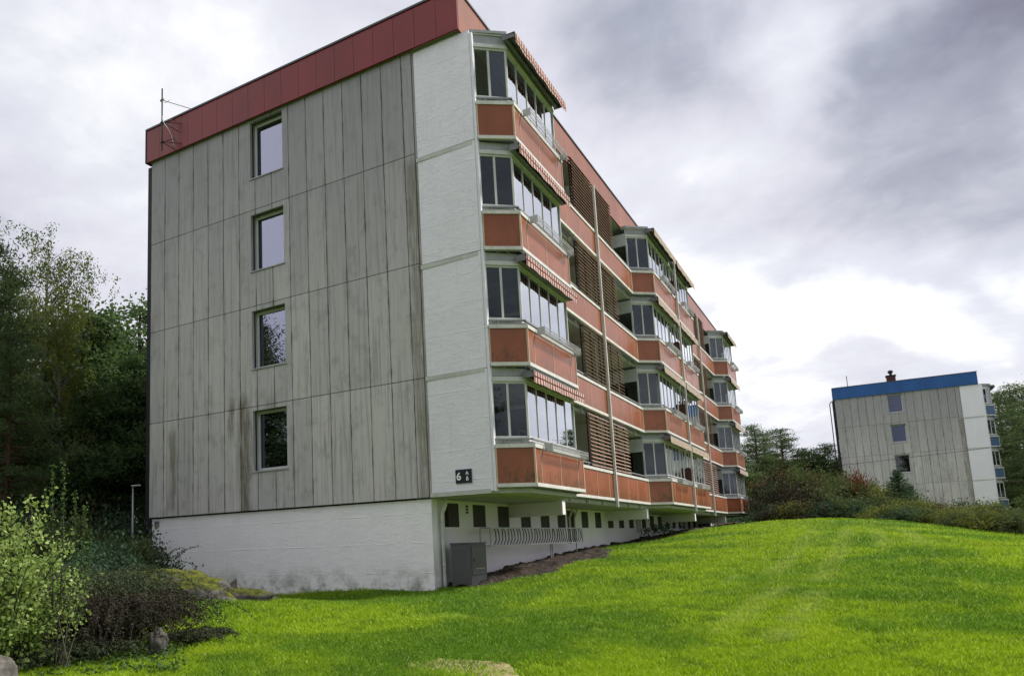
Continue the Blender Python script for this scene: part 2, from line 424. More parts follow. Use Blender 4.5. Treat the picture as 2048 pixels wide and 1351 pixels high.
def patch(name, mat, x0, x1, y0, y1, inside, lift=.03, rough=.03, step=.09, **kw):
    xs = np.arange(x0, x1, step); ys = np.arange(y0, y1, step); A, B = np.meshgrid(xs, ys, indexing='ij')
    Zp = ground(A, B)+lift+(_vn(A, B, .16, 11)-.3)*rough+(_vn(A, B, .5, 12)-.3)*rough
    ins = inside(A+(_vn(A, B, .5, 13)-.5)*.7, B+(_vn(A, B, .6, 14)-.5)*.9)
    Zp = np.where(ins, Zp, ground(A, B)-.03)
    id2 = np.arange(A.size).reshape(A.shape); keep = (ins[:-1,:-1] | ins[1:,1:] | ins[1:,:-1] | ins[:-1,1:])
    F = np.stack([id2[:-1,:-1], id2[1:,:-1], id2[1:,1:], id2[:-1,1:]], -1)[keep]
    me = np_mesh(name, np.stack([A, B, Zp], -1).reshape(-1, 3), F, mat)
    return tag(link(name, me), **kw)
def soil_in(x, y):
    wdt = np.interp(y, [-.3, 1.0, 2.5, 4.5, 7.0, 9.5, 10.6, 14, 17, 24, 30, 36, 41], [.9, 1.3, 1.75, 1.9, 1.7, 1.2, .35, .35, 1.2, 1.1, 1.5, 1.8, .8])
    return (x < 9.45+wdt) & (x > 9.4) & (y > .3) & (y < 41)
def m_soil():
    m, t = new_mat('dark_soil'); o = objco(t)
    n = t.noise(o, 9, 8, .75); n2 = t.noise(o, 1.1, 5, .6)
    c = t.mix(t.step(n, .35, .68), (.018, .016, .014), (.085, .070, .060))
    c = t.mix(t.math('MULTIPLY', t.step(n2, .48, .62), .6), c, (.075, .045, .030))
    finish(t, c, .95, n, 1.0, .05, spec=.1); return m
patch('soil_strip', m_soil(), 9.3, 11.6, .2, 41, soil_in, .03, .10, .07, kind='structure')
def sand_in(x, y): return ((x-13.65)/.75)**2+((y+6.75)/.42)**2 < 1
def m_sand():
    m, t = new_mat('bare_sandy_earth'); o = objco(t); n = t.noise(o, 12, 8, .75)
    finish(t, t.mix(t.step(n, .3, .7), (.16, .14, .05), (.36, .31, .17)), .95, n, .8, .03, spec=.1); return m
patch('bare_earth', m_sand(), 12.4, 14.8, -7.6, -6.0, sand_in, .02, .03, .05, kind='structure')

# ------------------------------------------------------------------ the apartment block
P = .61; H = 2.8; HB = 2.72; UN = 9.3; LEN = 37.2
XP, XB = 11.1, 11.81
FLOOR = ['lowest', 'second', 'third', 'top']

def bay_path(y0, sgn, chamfered):
    """plan outline of one flat's balcony front, from its party line at y0 going sgn along the block"""
    p = []
    if chamfered: p += [(XP, y0+sgn*.08), (XB, y0+sgn*.62)]
    else: p += [(XB, y0)]
    p += [(XB, y0+sgn*4.0), (XP, y0+sgn*4.64), (XP, y0+sgn*UN)]
    return p
def inset(path, d):
    """shift an open plan path inwards (towards -x side) by d"""
    out = []
    pts = [Vector(p) for p in path]; s = 1 if pts[-1].y > pts[0].y else -1
    for i, p in enumerate(pts):
        ns = []
        for a, b in ((i-1, i), (i, i+1)):
            if a < 0 or b >= len(pts): continue
            e = (pts[b]-pts[a]).normalized(); ns.append(Vector((e.y, -e.x))*s)
        n = sum(ns, Vector((0, 0))); n.normalize(); k = 1/max(.5, n.dot(ns[0]))
        q = p-n*d*k
        if i == 0 or i == len(pts)-1: q.y = p.y
        out.append((q.x, q.y))
    return out

def balcony(root, y0, sgn, chamfered, fl, mats, unit):
    z = fl*HB
    path = bay_path(y0, sgn, chamfered)
    nb = len(path)-2                         # bay segments come first, the last segment is the loggia
    q = inset(path, .2)
    poly = [(9.47, y0+.004*sgn)] + ([(q[0][0], q[0][1]-.06*sgn)] if chamfered else []) + [(a, b) for a, b in q] + [(9.47, y0+sgn*UN-.004*sgn)]
    if not chamfered: poly[1] = (q[0][0], y0+.004*sgn)
    poly[-2] = (poly[-2][0], y0+sgn*UN-.004*sgn)
    sl = MB().prism(poly, z, z+.10).build('balcony', MT['slab'], root)
    # parapet cladding
    pan = MB(); rails = MB(); bead = pan; hand = MB(); L = 0
    def seg_dir(a, b): return (Vector(b)-Vector(a))
    def bar(mb, a, b, o0, o1, z0, z1):
        if sgn > 0: mb.bar(a, b, o0, o1, z0, z1)
        else: mb.bar(b, a, o0, o1, z0, z1)
    joints = {'flat': [1.0, 2.26, 3.53], 'log': [5.05, 6.3, 7.55, 8.8]}
    for i in range(len(path)-1):
        a, b = path[i], path[i+1]
        d = seg_dir(a, b); ln = d.length; d.normalize()
        a2 = (Vector(a)+d*.035); b2 = (Vector(b)-d*.035)
        cuts = [0]
        if abs(d.x) < .01:
            for j in joints['log' if i == nb else 'flat']:
                s = j-abs(a[1]-y0)
                if .15 < s < ln-.15: cuts.append(s)
        cuts.append(ln)
        for c0, c1 in zip(cuts[:-1], cuts[1:]):
            pa = Vector(a)+d*(c0+.012); pb = Vector(a)+d*(c1-.012)
            pan.cur = 0; bar(pan, pa, pb, -.02, -.0, z+.2, z+.985)
        pan.cur = 1
        for c in cuts[1:-1]:
            pa = Vector(a)+d*(c-.010); pb = Vector(a)+d*(c+.010); bar(bead, pa, pb, -.018, .006, z+.2, z+.985)
        for c, e in ((0, .03), (ln-.03, .03)):
            pa = Vector(a)+d*(c); pb = Vector(a)+d*(c+e); bar(bead, pa, pb, -.02, .012, z+.2, z+.985)
        bar(rails, a, b, -.05, .025, z+.12, z+.2)
        bar(rails, a, b, -.05, .025, z+.985, z+1.07)
        bar(hand, a, b, -.09, -.03, z+1.165, z+1.20)
        if i < nb:
            bar(hand, a, b, -.075, -.045, z+1.10, z+1.115)
        k = max(1, int(ln/1.2))
        for c in [ln*(t+.5)/k for t in range(k)] if i else [.25, ln-.25]:
            pa = Vector(a)+d*(c-.025); pb = Vector(a)+d*(c+.025)
            bar(hand, pa, pb, -.055, -.045, z+1.06, z+1.166)
            if i == nb: # brackets that carry the loggia cladding
                bar(rails, pa, pb, -.19, -.12, z-.02, z+.125)
    pan.build('parapet', [mats['panel'], mats['bead']], sl)
    rails.build('parapet_rail', MT['rail'], sl)
    hand.build('handrail', MT['handrail'], sl)
    # backs of the parapets (thin grey board)
    bk = MB(); qb = inset(path, .05)
    for i in range(len(qb)-1): bar(bk, qb[i], qb[i+1], -.012, 0, z+.10, z+1.0)
    bk.build('parapet_lining', MT['box'], sl)
    # ---------------- glazing of the bay
    zt = 2.45 if fl < 3 else 2.45
    g = inset(path, .13); fr = MB(); gl = MB(); hd = MB(); bx = MB()
    segs = range(nb)
    post = .045
    cur = []
    for i in segs:
        a, b = Vector(g[i]), Vector(g[i+1]); d = (b-a); ln = d.length; d.normalize()
        flat = abs(d.x) < .01
        n = (5 if chamfered else 6) if flat else 2
        bar(fr, a, b, -.05, .0, z+1.215, z+1.26)
        bar(fr, a, b, -.05, .0, z+zt, z+zt+.05)
        for k in range(n+1):
            c = ln*k/n
            wd = .07 if k in (0, n) else (.022 if flat else .05)
            c0 = max(0, c-wd/2); c1 = min(ln, c+wd/2)
            bar(fr, a+d*c0, a+d*c1, -.05, .008 if k in (0, n) else -.005, z+1.26, z+zt)
        for k in range(n):
            opened = (fl == 3 and unit == 0 and not flat and k == 0)
            if opened: continue
            pa = a+d*(ln*k/n+.01); pb = a+d*(ln*(k+1)/n-.01)
            bar(gl, pa, pb, -.030, -.024, z+1.255, z+zt+.01)
        # head profile and blind box
        bar(hd, a, b, -.06, .03, z+zt+.05, z+zt+.10); bar(hd, a, b, -.06, .015, z+zt+.10, z+zt+.16)
        top = z+2.72 if fl < 3 else z+2.82
        bar(bx, a, b, -.05, .0, z+zt+.175, top)
        bar(bx, a, b, -.05, -.015, z+zt+.16, z+zt+.175)
        if (fl == 1 and unit == 3 and not flat): cur.append((a, b))
        if flat and (unit, fl) in ((1, 1), (2, 3), (0, 2)): cur.append((a+d*ln*.72, b))
        if not flat and (unit, fl) == (1, 2): cur.append((a+d*ln*.55, b))
    gf = fr.build('window_frame', MT['frame'], sl); gl.build('glass_pane', MT['glass'], sl)
    hd.build('window_head', MT['frame'], sl); bx.build('blind_box', MT['box'], sl)
    for a, b in cur:
        cm = MB(); d = (b-a); ln = d.length; d.normalize(); nrm = Vector((d.y, -d.x))*(1 if sgn > 0 else -1); N = 40
        vs = []
        for k in range(N+1):
            p = a+d*(.05+(ln-.1)*k/N)+nrm*(-.16+.03*math.sin(k*1.3)); vs += [(p.x, p.y, z+1.0), (p.x, p.y, z+2.45)]
        cm.add(vs, [(2*k, 2*k+2, 2*k+3, 2*k+1) for k in range(N)]); cm.build('curtain', MT['curtain'], sl)
    # lower infill between handrail and glazing
    inf = MB()
    for i in segs: bar(inf, g[i], g[i+1], -.045, -.012, z+1.03, z+1.215)
    inf.build('sill_board', MT['frame'], sl)
    # side screen of the bay towards the open loggia
    ys = y0+sgn*4.62; ya, yb = sorted((ys, ys-sgn*.05))
    sc = MB().box(9.5, 11.0, ya, yb, z+.1, z+.95).box(9.5, 11.02, ya, yb, z+2.2, z+2.62)
    for xx in (9.5, 10.28, 10.98): sc.box(xx, xx+.055, ya-.003, yb+.003, z+.95, z+2.2)
    sc.box(9.5, 11.0, ya-.004, yb+.004, z+2.13, z+2.2).box(9.5, 11.0, ya-.004, yb+.004, z+.92, z+.96)
    sc.build('side_screen', MT['frame'], sl)
    MB().box(9.55, 10.99, (ya+yb)/2-.003, (ya+yb)/2+.003, z+.95, z+2.14).build('side_pane', MT['glass'], sl)
    # sun louvre in front of the loggia
    lv = MB(); ya, yb = sorted((y0+sgn*7.1, y0+sgn*9.22))
    ns = 14 if fl < 3 else 15
    for k in range(ns):
        zz = z+1.14+k*(1.54/(ns-1)) if fl < 3 else z+1.14+k*(1.62/(ns-1))
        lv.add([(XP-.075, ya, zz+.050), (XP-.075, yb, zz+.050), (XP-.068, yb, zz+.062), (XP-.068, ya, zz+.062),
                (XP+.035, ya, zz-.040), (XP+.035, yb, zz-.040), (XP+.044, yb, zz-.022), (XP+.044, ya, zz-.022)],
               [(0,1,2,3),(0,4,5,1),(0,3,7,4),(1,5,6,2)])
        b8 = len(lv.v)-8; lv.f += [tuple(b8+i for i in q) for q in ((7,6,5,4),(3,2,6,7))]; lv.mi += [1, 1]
    for yy in (ya+.08, (ya+yb)/2, yb-.12): lv.box(XP-.10, XP-.07, yy, yy+.04, z+1.08, z+2.74)
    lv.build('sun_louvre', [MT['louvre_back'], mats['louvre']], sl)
    # awning
    if mats['awning']:
        ya, yb = sorted((y0+sgn*(.55 if chamfered else .12), y0+sgn*4.12)); zt2 = z+2.72+(.10 if fl == 3 else 0)
        ext = .19 if fl == 3 else .12; dz = .08 if fl == 3 else .03
        hood = MB()
        hood.add([(11.66,ya,zt2-.03),(11.66,yb,zt2-.03),(XB+ext,yb,zt2-dz),(XB+ext,ya,zt2-dz),(11.66,ya,zt2-.005),(11.66,yb,zt2-.005),(XB+ext,yb,zt2-dz+.02),(XB+ext,ya,zt2-dz+.02)],
                 [(3,2,1,0),(4,5,6,7),(0,1,5,4),(1,2,6,5),(2,3,7,6),(3,0,4,7)])
        hood.box(11.70, 11.80, ya+.02, yb-.02, zt2-.17, zt2-.06)
        for yy in (ya, yb-.02): hood.box(11.67, XB+ext-.01, yy, yy+.02, zt2-.16, zt2-.035)
        for yy in (ya+.5, yb-.5): hood.tube([(11.75, yy, zt2-.12), (XB+ext-.02, yy+.1, zt2-dz-.05)], .018)
        hood.box(XB+ext-.035, XB+ext, ya, yb, zt2-dz-.045, zt2-dz+.002)
        hood.build('awning', MT['awning_arm'], sl)
        N = int((yb-ya)/.02); vs = []; xv = XB+ext+.004; zb = zt2-dz-.045
        for k in range(N+1):
            y = ya+(yb-ya)*k/N; sc_ = .018*abs(math.sin(math.pi*y/.16)); sw = .012*math.sin(y*7+fl)
            hgt = mats['valance']
            vs += [(xv, y, zb+.04), (xv+sw*.4, y, zb-hgt*.5), (xv+sw, y, zb-hgt-sc_)]
        vm = MB(); vm.add(vs, [(3*k+j, 3*k+3+j, 3*k+4+j, 3*k+1+j) for k in range(N) for j in (0, 1)])
        vo = vm.build('awning_valance', mats['awning'][0 if unit == 0 else 1], sl)
        so = vo.modifiers.new('t', 'SOLIDIFY'); so.thickness = .004
    # loggia door in the back wall
    dd = MB(); gd = MB()
    for s0, w_ in ((1.2, 2.0), (5.4, 1.0), (7.0, 1.6)):
        ya, yb = sorted((y0+sgn*s0, y0+sgn*(s0+w_))); zb0 = z+.15 if s0 != 7.0 else z+1.0
        for yy in (ya, yb-.06): dd.box(9.455, 9.52, yy, yy+.06, zb0, z+2.2)
        dd.box(9.455, 9.515, ya+.06, yb-.06, zb0, zb0+.06).box(9.455, 9.515, ya+.06, yb-.06, z+2.14, z+2.2)
        gd.box(9.46, 9.475, ya+.06, yb-.06, zb0+.06, z+2.14)
    dd.build('door_frame', MT['frame'], sl); gd.build('door_glass', MT['glass3'], sl)
    return sl

def basket(y0, sgn, s0, s1, fl, label, origin=(0, 0, 0), rz=0):
    """wire flower box hooked over the top rail: a thing of its own"""
    zb = fl*HB+.93; ya, yb = sorted((y0+sgn*s0, y0+sgn*s1)); L = yb-ya
    e = empty('flower_basket', (XB+.03, ya, zb))
    tag(e, label, 'flower basket', 'wire flower baskets hooked over the balcony rails')
    m = MB(); n = max(3, int(L/.09))
    x0, x1, h = .01, .20, .17
    for zz in (.0, h*.5, h): m.tube([(x1-(.04 if zz == 0 else 0), 0, zz), (x1-(.04 if zz == 0 else 0), L, zz)], .007, 4)
    m.tube([(x0, 0, 0), (x0, L, 0)], .006, 4); m.tube([(x0, 0, h), (x0, L, h)], .007, 4)
    for k in range(n):
        a, b = L*k/n, L*(k+1)/n
        m.tube([(x1-.02, a, 0), (x1, b, h)], .0045, 3); m.tube([(x1-.02, b, 0), (x1, a, h)], .0045, 3)
        m.tube([(x0, a, 0), (x1-.02, a, 0)], .0045, 3)
    m.build('wire_basket', MT['wire'], e)
    MB().box(x0, x1+.005, -.008, 0, -.01, h+.01).build('end_plate', MT['wire'], e); MB().box(x0, x1+.005, L, L+.008, -.01, h+.01).build('end_plate', MT['wire'], e)
    for f_ in (.2, .8): MB().box(-.03, x0, L*f_, L*f_+.03, h-.005, h+.006).build('hook', MT['wire'], e)
    return e

def block(name, loc, rz, mats, label, detail=True, group=None):
    root = empty(name, loc, rz); tag(root, label, 'apartment building', group)
    # core behind the cladding
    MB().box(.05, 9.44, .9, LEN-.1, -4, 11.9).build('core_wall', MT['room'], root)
    MB().box(-.22, .0, .05, LEN, -3, 11.02).build('rear_facade', MT['dark'], root)
    # gable cladding: planks with open joints round four windows
    wx0, wx1 = 4.10, 5.28
    wz = [(1.05, 2.68), (3.85, 5.47), (6.62, 8.25), (9.34, 11.04)]
    m = MB(); g = .009; rows = [(0, 2.8), (2.8, 5.6), (5.6, 8.4), (8.4, 11.12)]
    for k in range(16):
        a = P*k; b = min(P*(k+1), 9.44)
        for r, (za, zb) in enumerate(rows):
            z0, z1 = wz[r]; za_, zb_ = za+g, zb-g
            x0, x1 = a+g, b-g
            def bx(p, q_, r_, s_):
                if q_-p > .01: m.box(p, q_, 0, .09, r_, s_)
            if x1 <= wx0 or x0 >= wx1: bx(x0, x1, za_, zb_)
            else:
                bx(x0, min(x1, wx0), za_, zb_)
                bx(max(x0, wx1), x1, za_, zb_)
                xa, xb = max(x0, wx0), min(x1, wx1)
                bx(xa, xb, za_, z0); bx(xa, xb, z1, zb_)
    m.build('concrete_wall', MT['concrete'], root)
    # dark backing sheet with the window openings
    m = MB()
    zc = -.0
    for z0, z1 in wz:
        m.box(.01, 9.43, .095, .15, zc, z0); m.box(.01, wx0, .095, .15, z0, z1); m.box(wx1, 9.43, .095, .15, z0, z1); zc = z1
    m.box(.01, 9.43, .095, .15, zc, 11.6)
    m.build('joint_backing', MT['joint'], root)
    for r, (z0, z1) in enumerate(wz):
        rv = MB()                                   # concrete reveals
        rv.box(wx0-.05, wx0-.0, .091, .3, z0-.05, z1+.05).box(wx1, wx1+.05, .091, .3, z0-.05, z1+.05)
        rv.box(wx0, wx1, .091, .3, z1, z1+.05).box(wx0, wx1, .091, .3, z0-.05, z0)
        fr = MB(); f0, f1 = .20, .26; t_ = .075
        fr.box(wx0+.002, wx0+t_, f0, f1, z0+.002, z1-.002).box(wx1-t_, wx1-.002, f0, f1, z0+.002, z1-.002)
        fr.box(wx0+t_, wx1-t_, f0, f1, z1-t_, z1-.002).box(wx0+t_, wx1-t_, f0, f1, z0+.002, z0+t_)
        wo = fr.build('window', MT['frame'], root, bevel=.006)
        rv.build('reveal', MT['concrete'], wo)
        MB().box(wx0+t_, wx1-t_, .232, .238, z0+t_, z1-t_).build('pane', mats['gable_glass'][r], wo)
        sl = MB(); sl.add([(wx0-.03,-.03,z0-.015),(wx1+.03,-.03,z0-.015),(wx1+.03,.2,z0+.02),(wx0-.03,.2,z0+.02),(wx0-.03,-.03,z0-.045),(wx1+.03,-.03,z0-.045),(wx1+.03,.2,z0-.0),(wx0-.03,.2,z0-.0)],
                          [(0,1,2,3),(7,6,5,4),(0,4,5,1),(1,5,6,2),(2,6,7,3),(3,7,4,0)])
        sl.build('sill', MT['box'], wo)
        MB().box(wx0-.05, wx1+.05, .31, .33, z0-.1, z1+.1).build('blind', mats['blind'], wo) if mats.get('blind') and r > 1 else None
    # white end fin with horizontal joints
    m = MB(); zz = [.03]+[HB*k+.05 for k in (1, 2, 3)]+[11.07]
    zz = [.04, 2.80, 5.55, 8.27, 11.07]
    for a, b in zip(zz[:-1], zz[1:]): m.box(9.50, 11.03, .025, .16, a+.007, b-.007)
    jb = MB().box(9.51, 11.02, .040, .150, .05, 11.06)
    m.build('end_wall', MT['white_plaster'], root, bevel=.006); jb.build('joint_backing', MT['joint'], root)
    MB().box(9.445, 9.495, .03, .15, .0, 11.12).build('corner_trim', MT['concrete'], root)
    MB().box(11.032, 11.095, .05, .16, .04, 11.0).build('edge_strip', MT['white_plaster'], root)
    # plinth
    MB().box(.02, 9.43, .10, .3, -4, -.03).box(.02, .2, .3, LEN, -4, -.03).build('base_wall', MT['base_plaster'], root)
    # long base wall with real openings
    wins = []
    for un in range(4):
        y0, sg = [(0, 1), (18.6, -1), (18.6, 1), (37.2, -1)][un]
        for s in (.69, 2.23, 3.77, 5.38, 6.95, 8.45):
            ya, yb = sorted((y0+sg*s, y0+sg*(s+.76))); wins.append((ya, yb))
    wins.sort()
    m = MB(); yprev = .3
    for ya, yb in wins:
        m.box(9.25, 9.445, yprev, ya, -.67, -.10); yprev = yb
    m.box(9.25, 9.445, yprev, LEN, -.67, -.10)
    m.box(9.25, 9.445, .3, LEN, -4, -.67).box(9.25, 9.445, .3, LEN, -.10, .0).box(.2, 9.25, LEN-.2, LEN, -4, 0)
    m.build('long_base_wall', MT['white_wall'], root)
    for ya, yb in wins:
        f_ = MB(); f_.box(9.26, 9.30, ya+.002, ya+.05, -.668, -.102).box(9.26, 9.30, yb-.05, yb-.002, -.668, -.102).box(9.26, 9.30, ya+.05, yb-.05, -.668, -.62).box(9.26, 9.30, ya+.05, yb-.05, -.15, -.102)
        bo = f_.build('basement_window', MT['frame'], root)
        MB().box(9.275, 9.281, ya+.05, yb-.05, -.62, -.15).build('pane', MT['glass3'], bo)
    # soffit slab, beams
    m = MB()
    m.box(9.0, 10.9, .17, LEN, -.03, -.004)
    m.build('ground_soffit', MT['soffit'], root)
    for yb in (4.65, 13.95, 23.25, 32.55):
        MB().box(9.445, 11.0, yb-.12, yb+.12, -.40, -.031).build('floor_beam', MT['white_wall'], root, bevel=.01)
    # roof and fascias
    XF = 10.83
    MB().box(-.1, XF-.05, -.05, LEN-.02, 11.14, 11.24).build('roof_edge', MT['soffit'], root)
    MB().box(-.1, XF-.05, -.05, LEN-.02, 11.9, 12.12).build('roof', MT['dark'], root)
    m = MB(); k = 0; x = -.12
    while x < XF-.01:
        x1 = min(x+P, XF); m.box(x+.004, x1-.004, -.12, -.06, 11.10, 12.16); x = x1
    m.box(-.11, XF-.01, -.105, -.055, 11.11, 12.15)
    m.build('gable_fascia', mats['fascia_gable'], root)
    m = MB(); y = -.06
    while y < LEN-.01:
        y1 = min(y+1.27, LEN); m.box(XF-.06, XF, y+.003, y1-.003, 11.10, 12.16); y = y1
    m.box(XF-.055, XF-.006, -.055, LEN-.005, 11.11, 12.15)
    m.build('long_fascia', mats['fascia_long'], root)
    MB().box(-.14, XF+.03, -.15, .1, 12.162, 12.215).box(XF-.2, XF+.03, .1, LEN, 12.162, 12.213).box(-.15, -.121, -.14, .1, 11.08, 12.16).build('roof_capping', MT['cap'], root)
    MB().box(-.14, -.1, .1, LEN, 11.1, 12.16).build('rear_fascia', MT['cap'], root)
    # back wall of the balconies and party walls
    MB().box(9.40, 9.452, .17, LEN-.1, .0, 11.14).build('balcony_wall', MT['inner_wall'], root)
    for yy in (9.3, 18.6, 27.9):
        m = MB()
        for fl in range(4):
            z0, z1 = fl*HB+.102, fl*HB+2.718
            m.box(9.455, 10.85 if yy != 18.6 else 11.5, yy-.06, yy+.06, z0, z1 if fl < 3 else 11.1)
        m.build('party_wall', MT['white_wall'], root)
    # far end wall of the balcony zone
    MB().box(9.45, 11.03, LEN-.14, LEN, 0, 11.1).build('far_end_wall', MT['white_plaster'], root)
    # balconies
    for un, (y0, sg, ch) in enumerate([(0, 1, True), (18.6, -1, False), (18.6, 1, False), (37.2, -1, True)]):
        for fl in range(4): balcony(root, y0, sg, ch, fl, mats, un)
        # roof over the top bay
        q = inset(bay_path(y0, sg, ch), .10); n = len(q)-1
        poly = [(XF+.005, q[0][1])]+q[:n]+[(XF+.005, q[n-1][1])]
        ro = MB().prism(poly, 10.985, 11.03).build('bay_roof', MT['slab'], root)
        q = inset(bay_path(y0, sg, ch), .07); poly = [(XF+.005, q[0][1]-.02*sg)]+q[:n]+[(XF+.005, q[n-1][1]+.02*sg)]
        MB().prism(poly, 11.03, 11.10).build('roof_coping', MT['box'], ro)
        # underside of the top loggia
        ya, yb = sorted((y0+sg*.02, y0+sg*(UN-.08)))
        MB().box(9.455, XF-.06, ya, yb, 11.075, 11.10).build('loggia_ceiling', MT['soffit'], root)
    for yy, x0, x1 in ((9.3, XP+.03, XP+.11), (27.9, XP+.03, XP+.11), (18.6, XB+.03, XB+.11)):
        MB().box(x0, x1, yy-.035, yy+.035, -.09, 10.85).build('post', MT['rail'], root, bevel=.006)
        br = MB()
        for fl in range(4): br.box(x0-.10, x0, yy-.03, yy+.03, fl*HB+.13, fl*HB+.19)
        br.build('post_bracket', MT['rail'], root)
    for fl in range(4):   # rounded partition screens at the middle party line
        z = fl*HB; m = MB(); vs = []; N = 10
        prof = [(11.64, z+1.08), (11.88, z+1.08)]+[(11.76+.12*math.cos(math.pi*k/N), z+1.66+.10*math.sin(math.pi*k/N)) for k in range(N+1)]
        n = len(prof); vs = [(a, 18.30, b) for a, b in prof]+[(a, 18.33, b) for a, b in prof]
        m.add(vs, [tuple(range(n))[::-1], tuple(range(n, 2*n))]+[(i, (i+1)%n, n+(i+1)%n, n+i) for i in range(n)])
        m.build('partition_screen', MT['screen'], root)
    return root

MT['orange'] = m_panel('red_orange_cladding', (.285, .088, .040), gloss=.5)
MT['orange_f'] = m_panel('red_orange_fascia', (.27, .088, .044), amt=.0, gloss=.4)
MT['red_f_shaded'] = m_panel('shaded_red_fascia', (.19, .014, .020), amt=.0, gloss=.3)  # long fascia's paint made darker, the gable's shade put into the colour
MT['blue'] = m_panel('blue_cladding', (.07, .13, .25), amt=.3)
MT['blue_f'] = m_panel('blue_fascia', (.010, .085, .30), amt=.0, gloss=.3)
MT['bead'] = m_plain('pale_joint_bead', (.52, .40, .30), .6)
MT['beadb'] = m_plain('pale_blue_joint_bead', (.45, .5, .55), .6)
MT['blind_blue'] = m_plain('dark_blue_blind', (.09, .14, .62), .8)
MT['check'] = m_check('checked_awning_cloth', 'check'); MT['stripe'] = m_check('striped_awning_cloth', 'stripe')
MT['glass_b'] = m_glass('blue_window_glass', .05, .3, 2.5)
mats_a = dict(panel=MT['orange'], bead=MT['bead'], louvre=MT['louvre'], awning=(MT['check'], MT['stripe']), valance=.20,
              gable_glass=[MT['glass2']]*4, fascia_gable=MT['red_f_shaded'], fascia_long=MT['orange_f'])
A = block('apartment_building', (0, 0, 0), 0, mats_a, 'grey concrete and white apartment block with red fascia and red orange balconies')
mats_b = dict(panel=MT['blue'], bead=MT['beadb'], louvre=MT['box'], awning=(MT['stripe'], MT['stripe']), valance=.12,
              gable_glass=[MT['glass_b']]*4, blind=MT['blind_blue'], fascia_gable=MT['blue_f'], fascia_long=MT['blue_f'])
B = block('apartment_building', (16.5178, 66.61, -.01), .01667, mats_b, 'distant grey concrete apartment block with blue fascia and blue balconies behind the shrubs')
# chimney and roof rod of the blue block
MT['brick'] = m_plain('dark_red_chimney', (.075, .03, .03), .8, .3, 8)
MB().box(4.6, 5.9, 6, 7.0, 12.12, 12.95).box(4.62, 5.35, 6.05, 6.95, 12.95, 13.75).build('chimney', MT['brick'], B)
c_ = MB().box(4.5, 6.0, 5.9, 7.1, 12.90, 12.95); c_.build('chimney_cap', MT['black_metal'], B); c_ = MB(); c_.box(4.55, 5.42, 5.98, 7.02, 13.75, 13.82); c_.tube([(5.0, 6.5, 13.8), (5.0, 6.5, 14.05)], .12, 10); c_.tube([(5.0, 6.5, 14.05), (5.0, 6.5, 14.15), (5.0,6.5,14.3), (5.0,6.5,14.38)], [.14, .24, .22, .08], 10)
c_.build('chimney_pot', MT['black_metal'], B)
MB().tube([(1.2, .5, 12.1), (1.2, .5, 13.3)], .03, 6).build('roof_rod', MT['black_metal'], B)
MB().tube([(-.42, .4, -2), (-.42, .4, 10.8), (-.25, .4, 11.05)], .04, 8).build('drainpipe', MT['black_metal'], B)

# antenna mast on the gable fascia
an = MB(); ax, ay = 1.02, -.50
an.tube([(ax, ay, 10.98), (ax, ay, 13.0)], .022, 6)
for zz in (11.25, 11.9):
    for dx, dz in ((.42, .0), (.12, .25), (.30, -.22)): an.tube([(ax, ay, zz), (ax+dx, -.122, zz+dz)], .012, 5)
    an.tube([(ax-.05, ay, zz), (ax+.05, ay, zz)], .03, 5)
an.tube([(ax, ay, 12.62), (1.9, -.05, 12.22)], .010, 5); an.tube([(ax-.06, ay, 12.62), (ax+.06, ay, 12.62)], .035, 6)
ao = an.build('antenna_mast', MT['black_metal'], A)
cb = MB(); cb.tube([(ax+.01, ay-.02, 12.6), (ax+.10, ay, 12.5), (ax+.2, ay, 12.48), (ax+.28, ay+.05, 12.55)], .008, 5)
cb.tube([(ax+.02, ay-.02, 12.1), (ax+.05, ay, 11.9), (ax+.14, ay+.1, 11.7), (ax+.2, ay+.2, 11.5), (ax+.2, ay+.3, 11.2)], .009, 5); cb.build('antenna_cable', MT['cable'], ao)

# downpipes on the base wall
def pipe(y, x=9.53, top=-.05, bot=-1.95, r=.045, name='drainpipe'):
    m = MB(); m.tube([(x+.10, y, top+.03), (x+.10, y, top-.12), (x, y, top-.32), (x, y, bot+.12), (x, y, bot)], r, 10)
    for zz in (top-.5, bot+.55): m.tube([(x, y, zz-.02), (x, y, zz+.02)], r+.012, 10)
    return m.build(name, MT['pipe'], A, smooth=True)
pipe(.42, bot=gz(9.5, .42)-.02)
for y in (9.45, 9.95, 18.3, 18.8, 27.4, 28.0): pipe(y, x=9.50, top=-.02, bot=gz(9.5, y)-.02+.35, r=.035)
for yy in (1.83, 4.72, 11.2, 13.0, 20.5, 23.4):
    vt = MB()
    for k in range(3): vt.box(9.446, 9.46, yy, yy+.12, -.33+k*.075, -.28+k*.075)
    vt.build('wall_vent', MT['black_metal'], A)
hatch = MB().box(9.446, 9.47, 24.6, 25.6, -1.35, -.75); hatch.build('wall_hatch', MT['dark'], A)

# baskets: per visible bay
names_b = ['nearest bay', 'middle bay, near half', 'middle bay, far half', 'farthest bay']
for un, (y0, sg) in enumerate([(0, 1), (18.6, -1), (18.6, 1), (37.2, -1)]):
    for fl in range(4):
        s0, s1 = ((1.15, 3.75) if un == 0 else (1.0, 3.1))
        basket(y0, sg, s0, s1, fl, 'galvanised wire flower basket on the %s balcony of the %s' % (FLOOR[fl], names_b[un]))

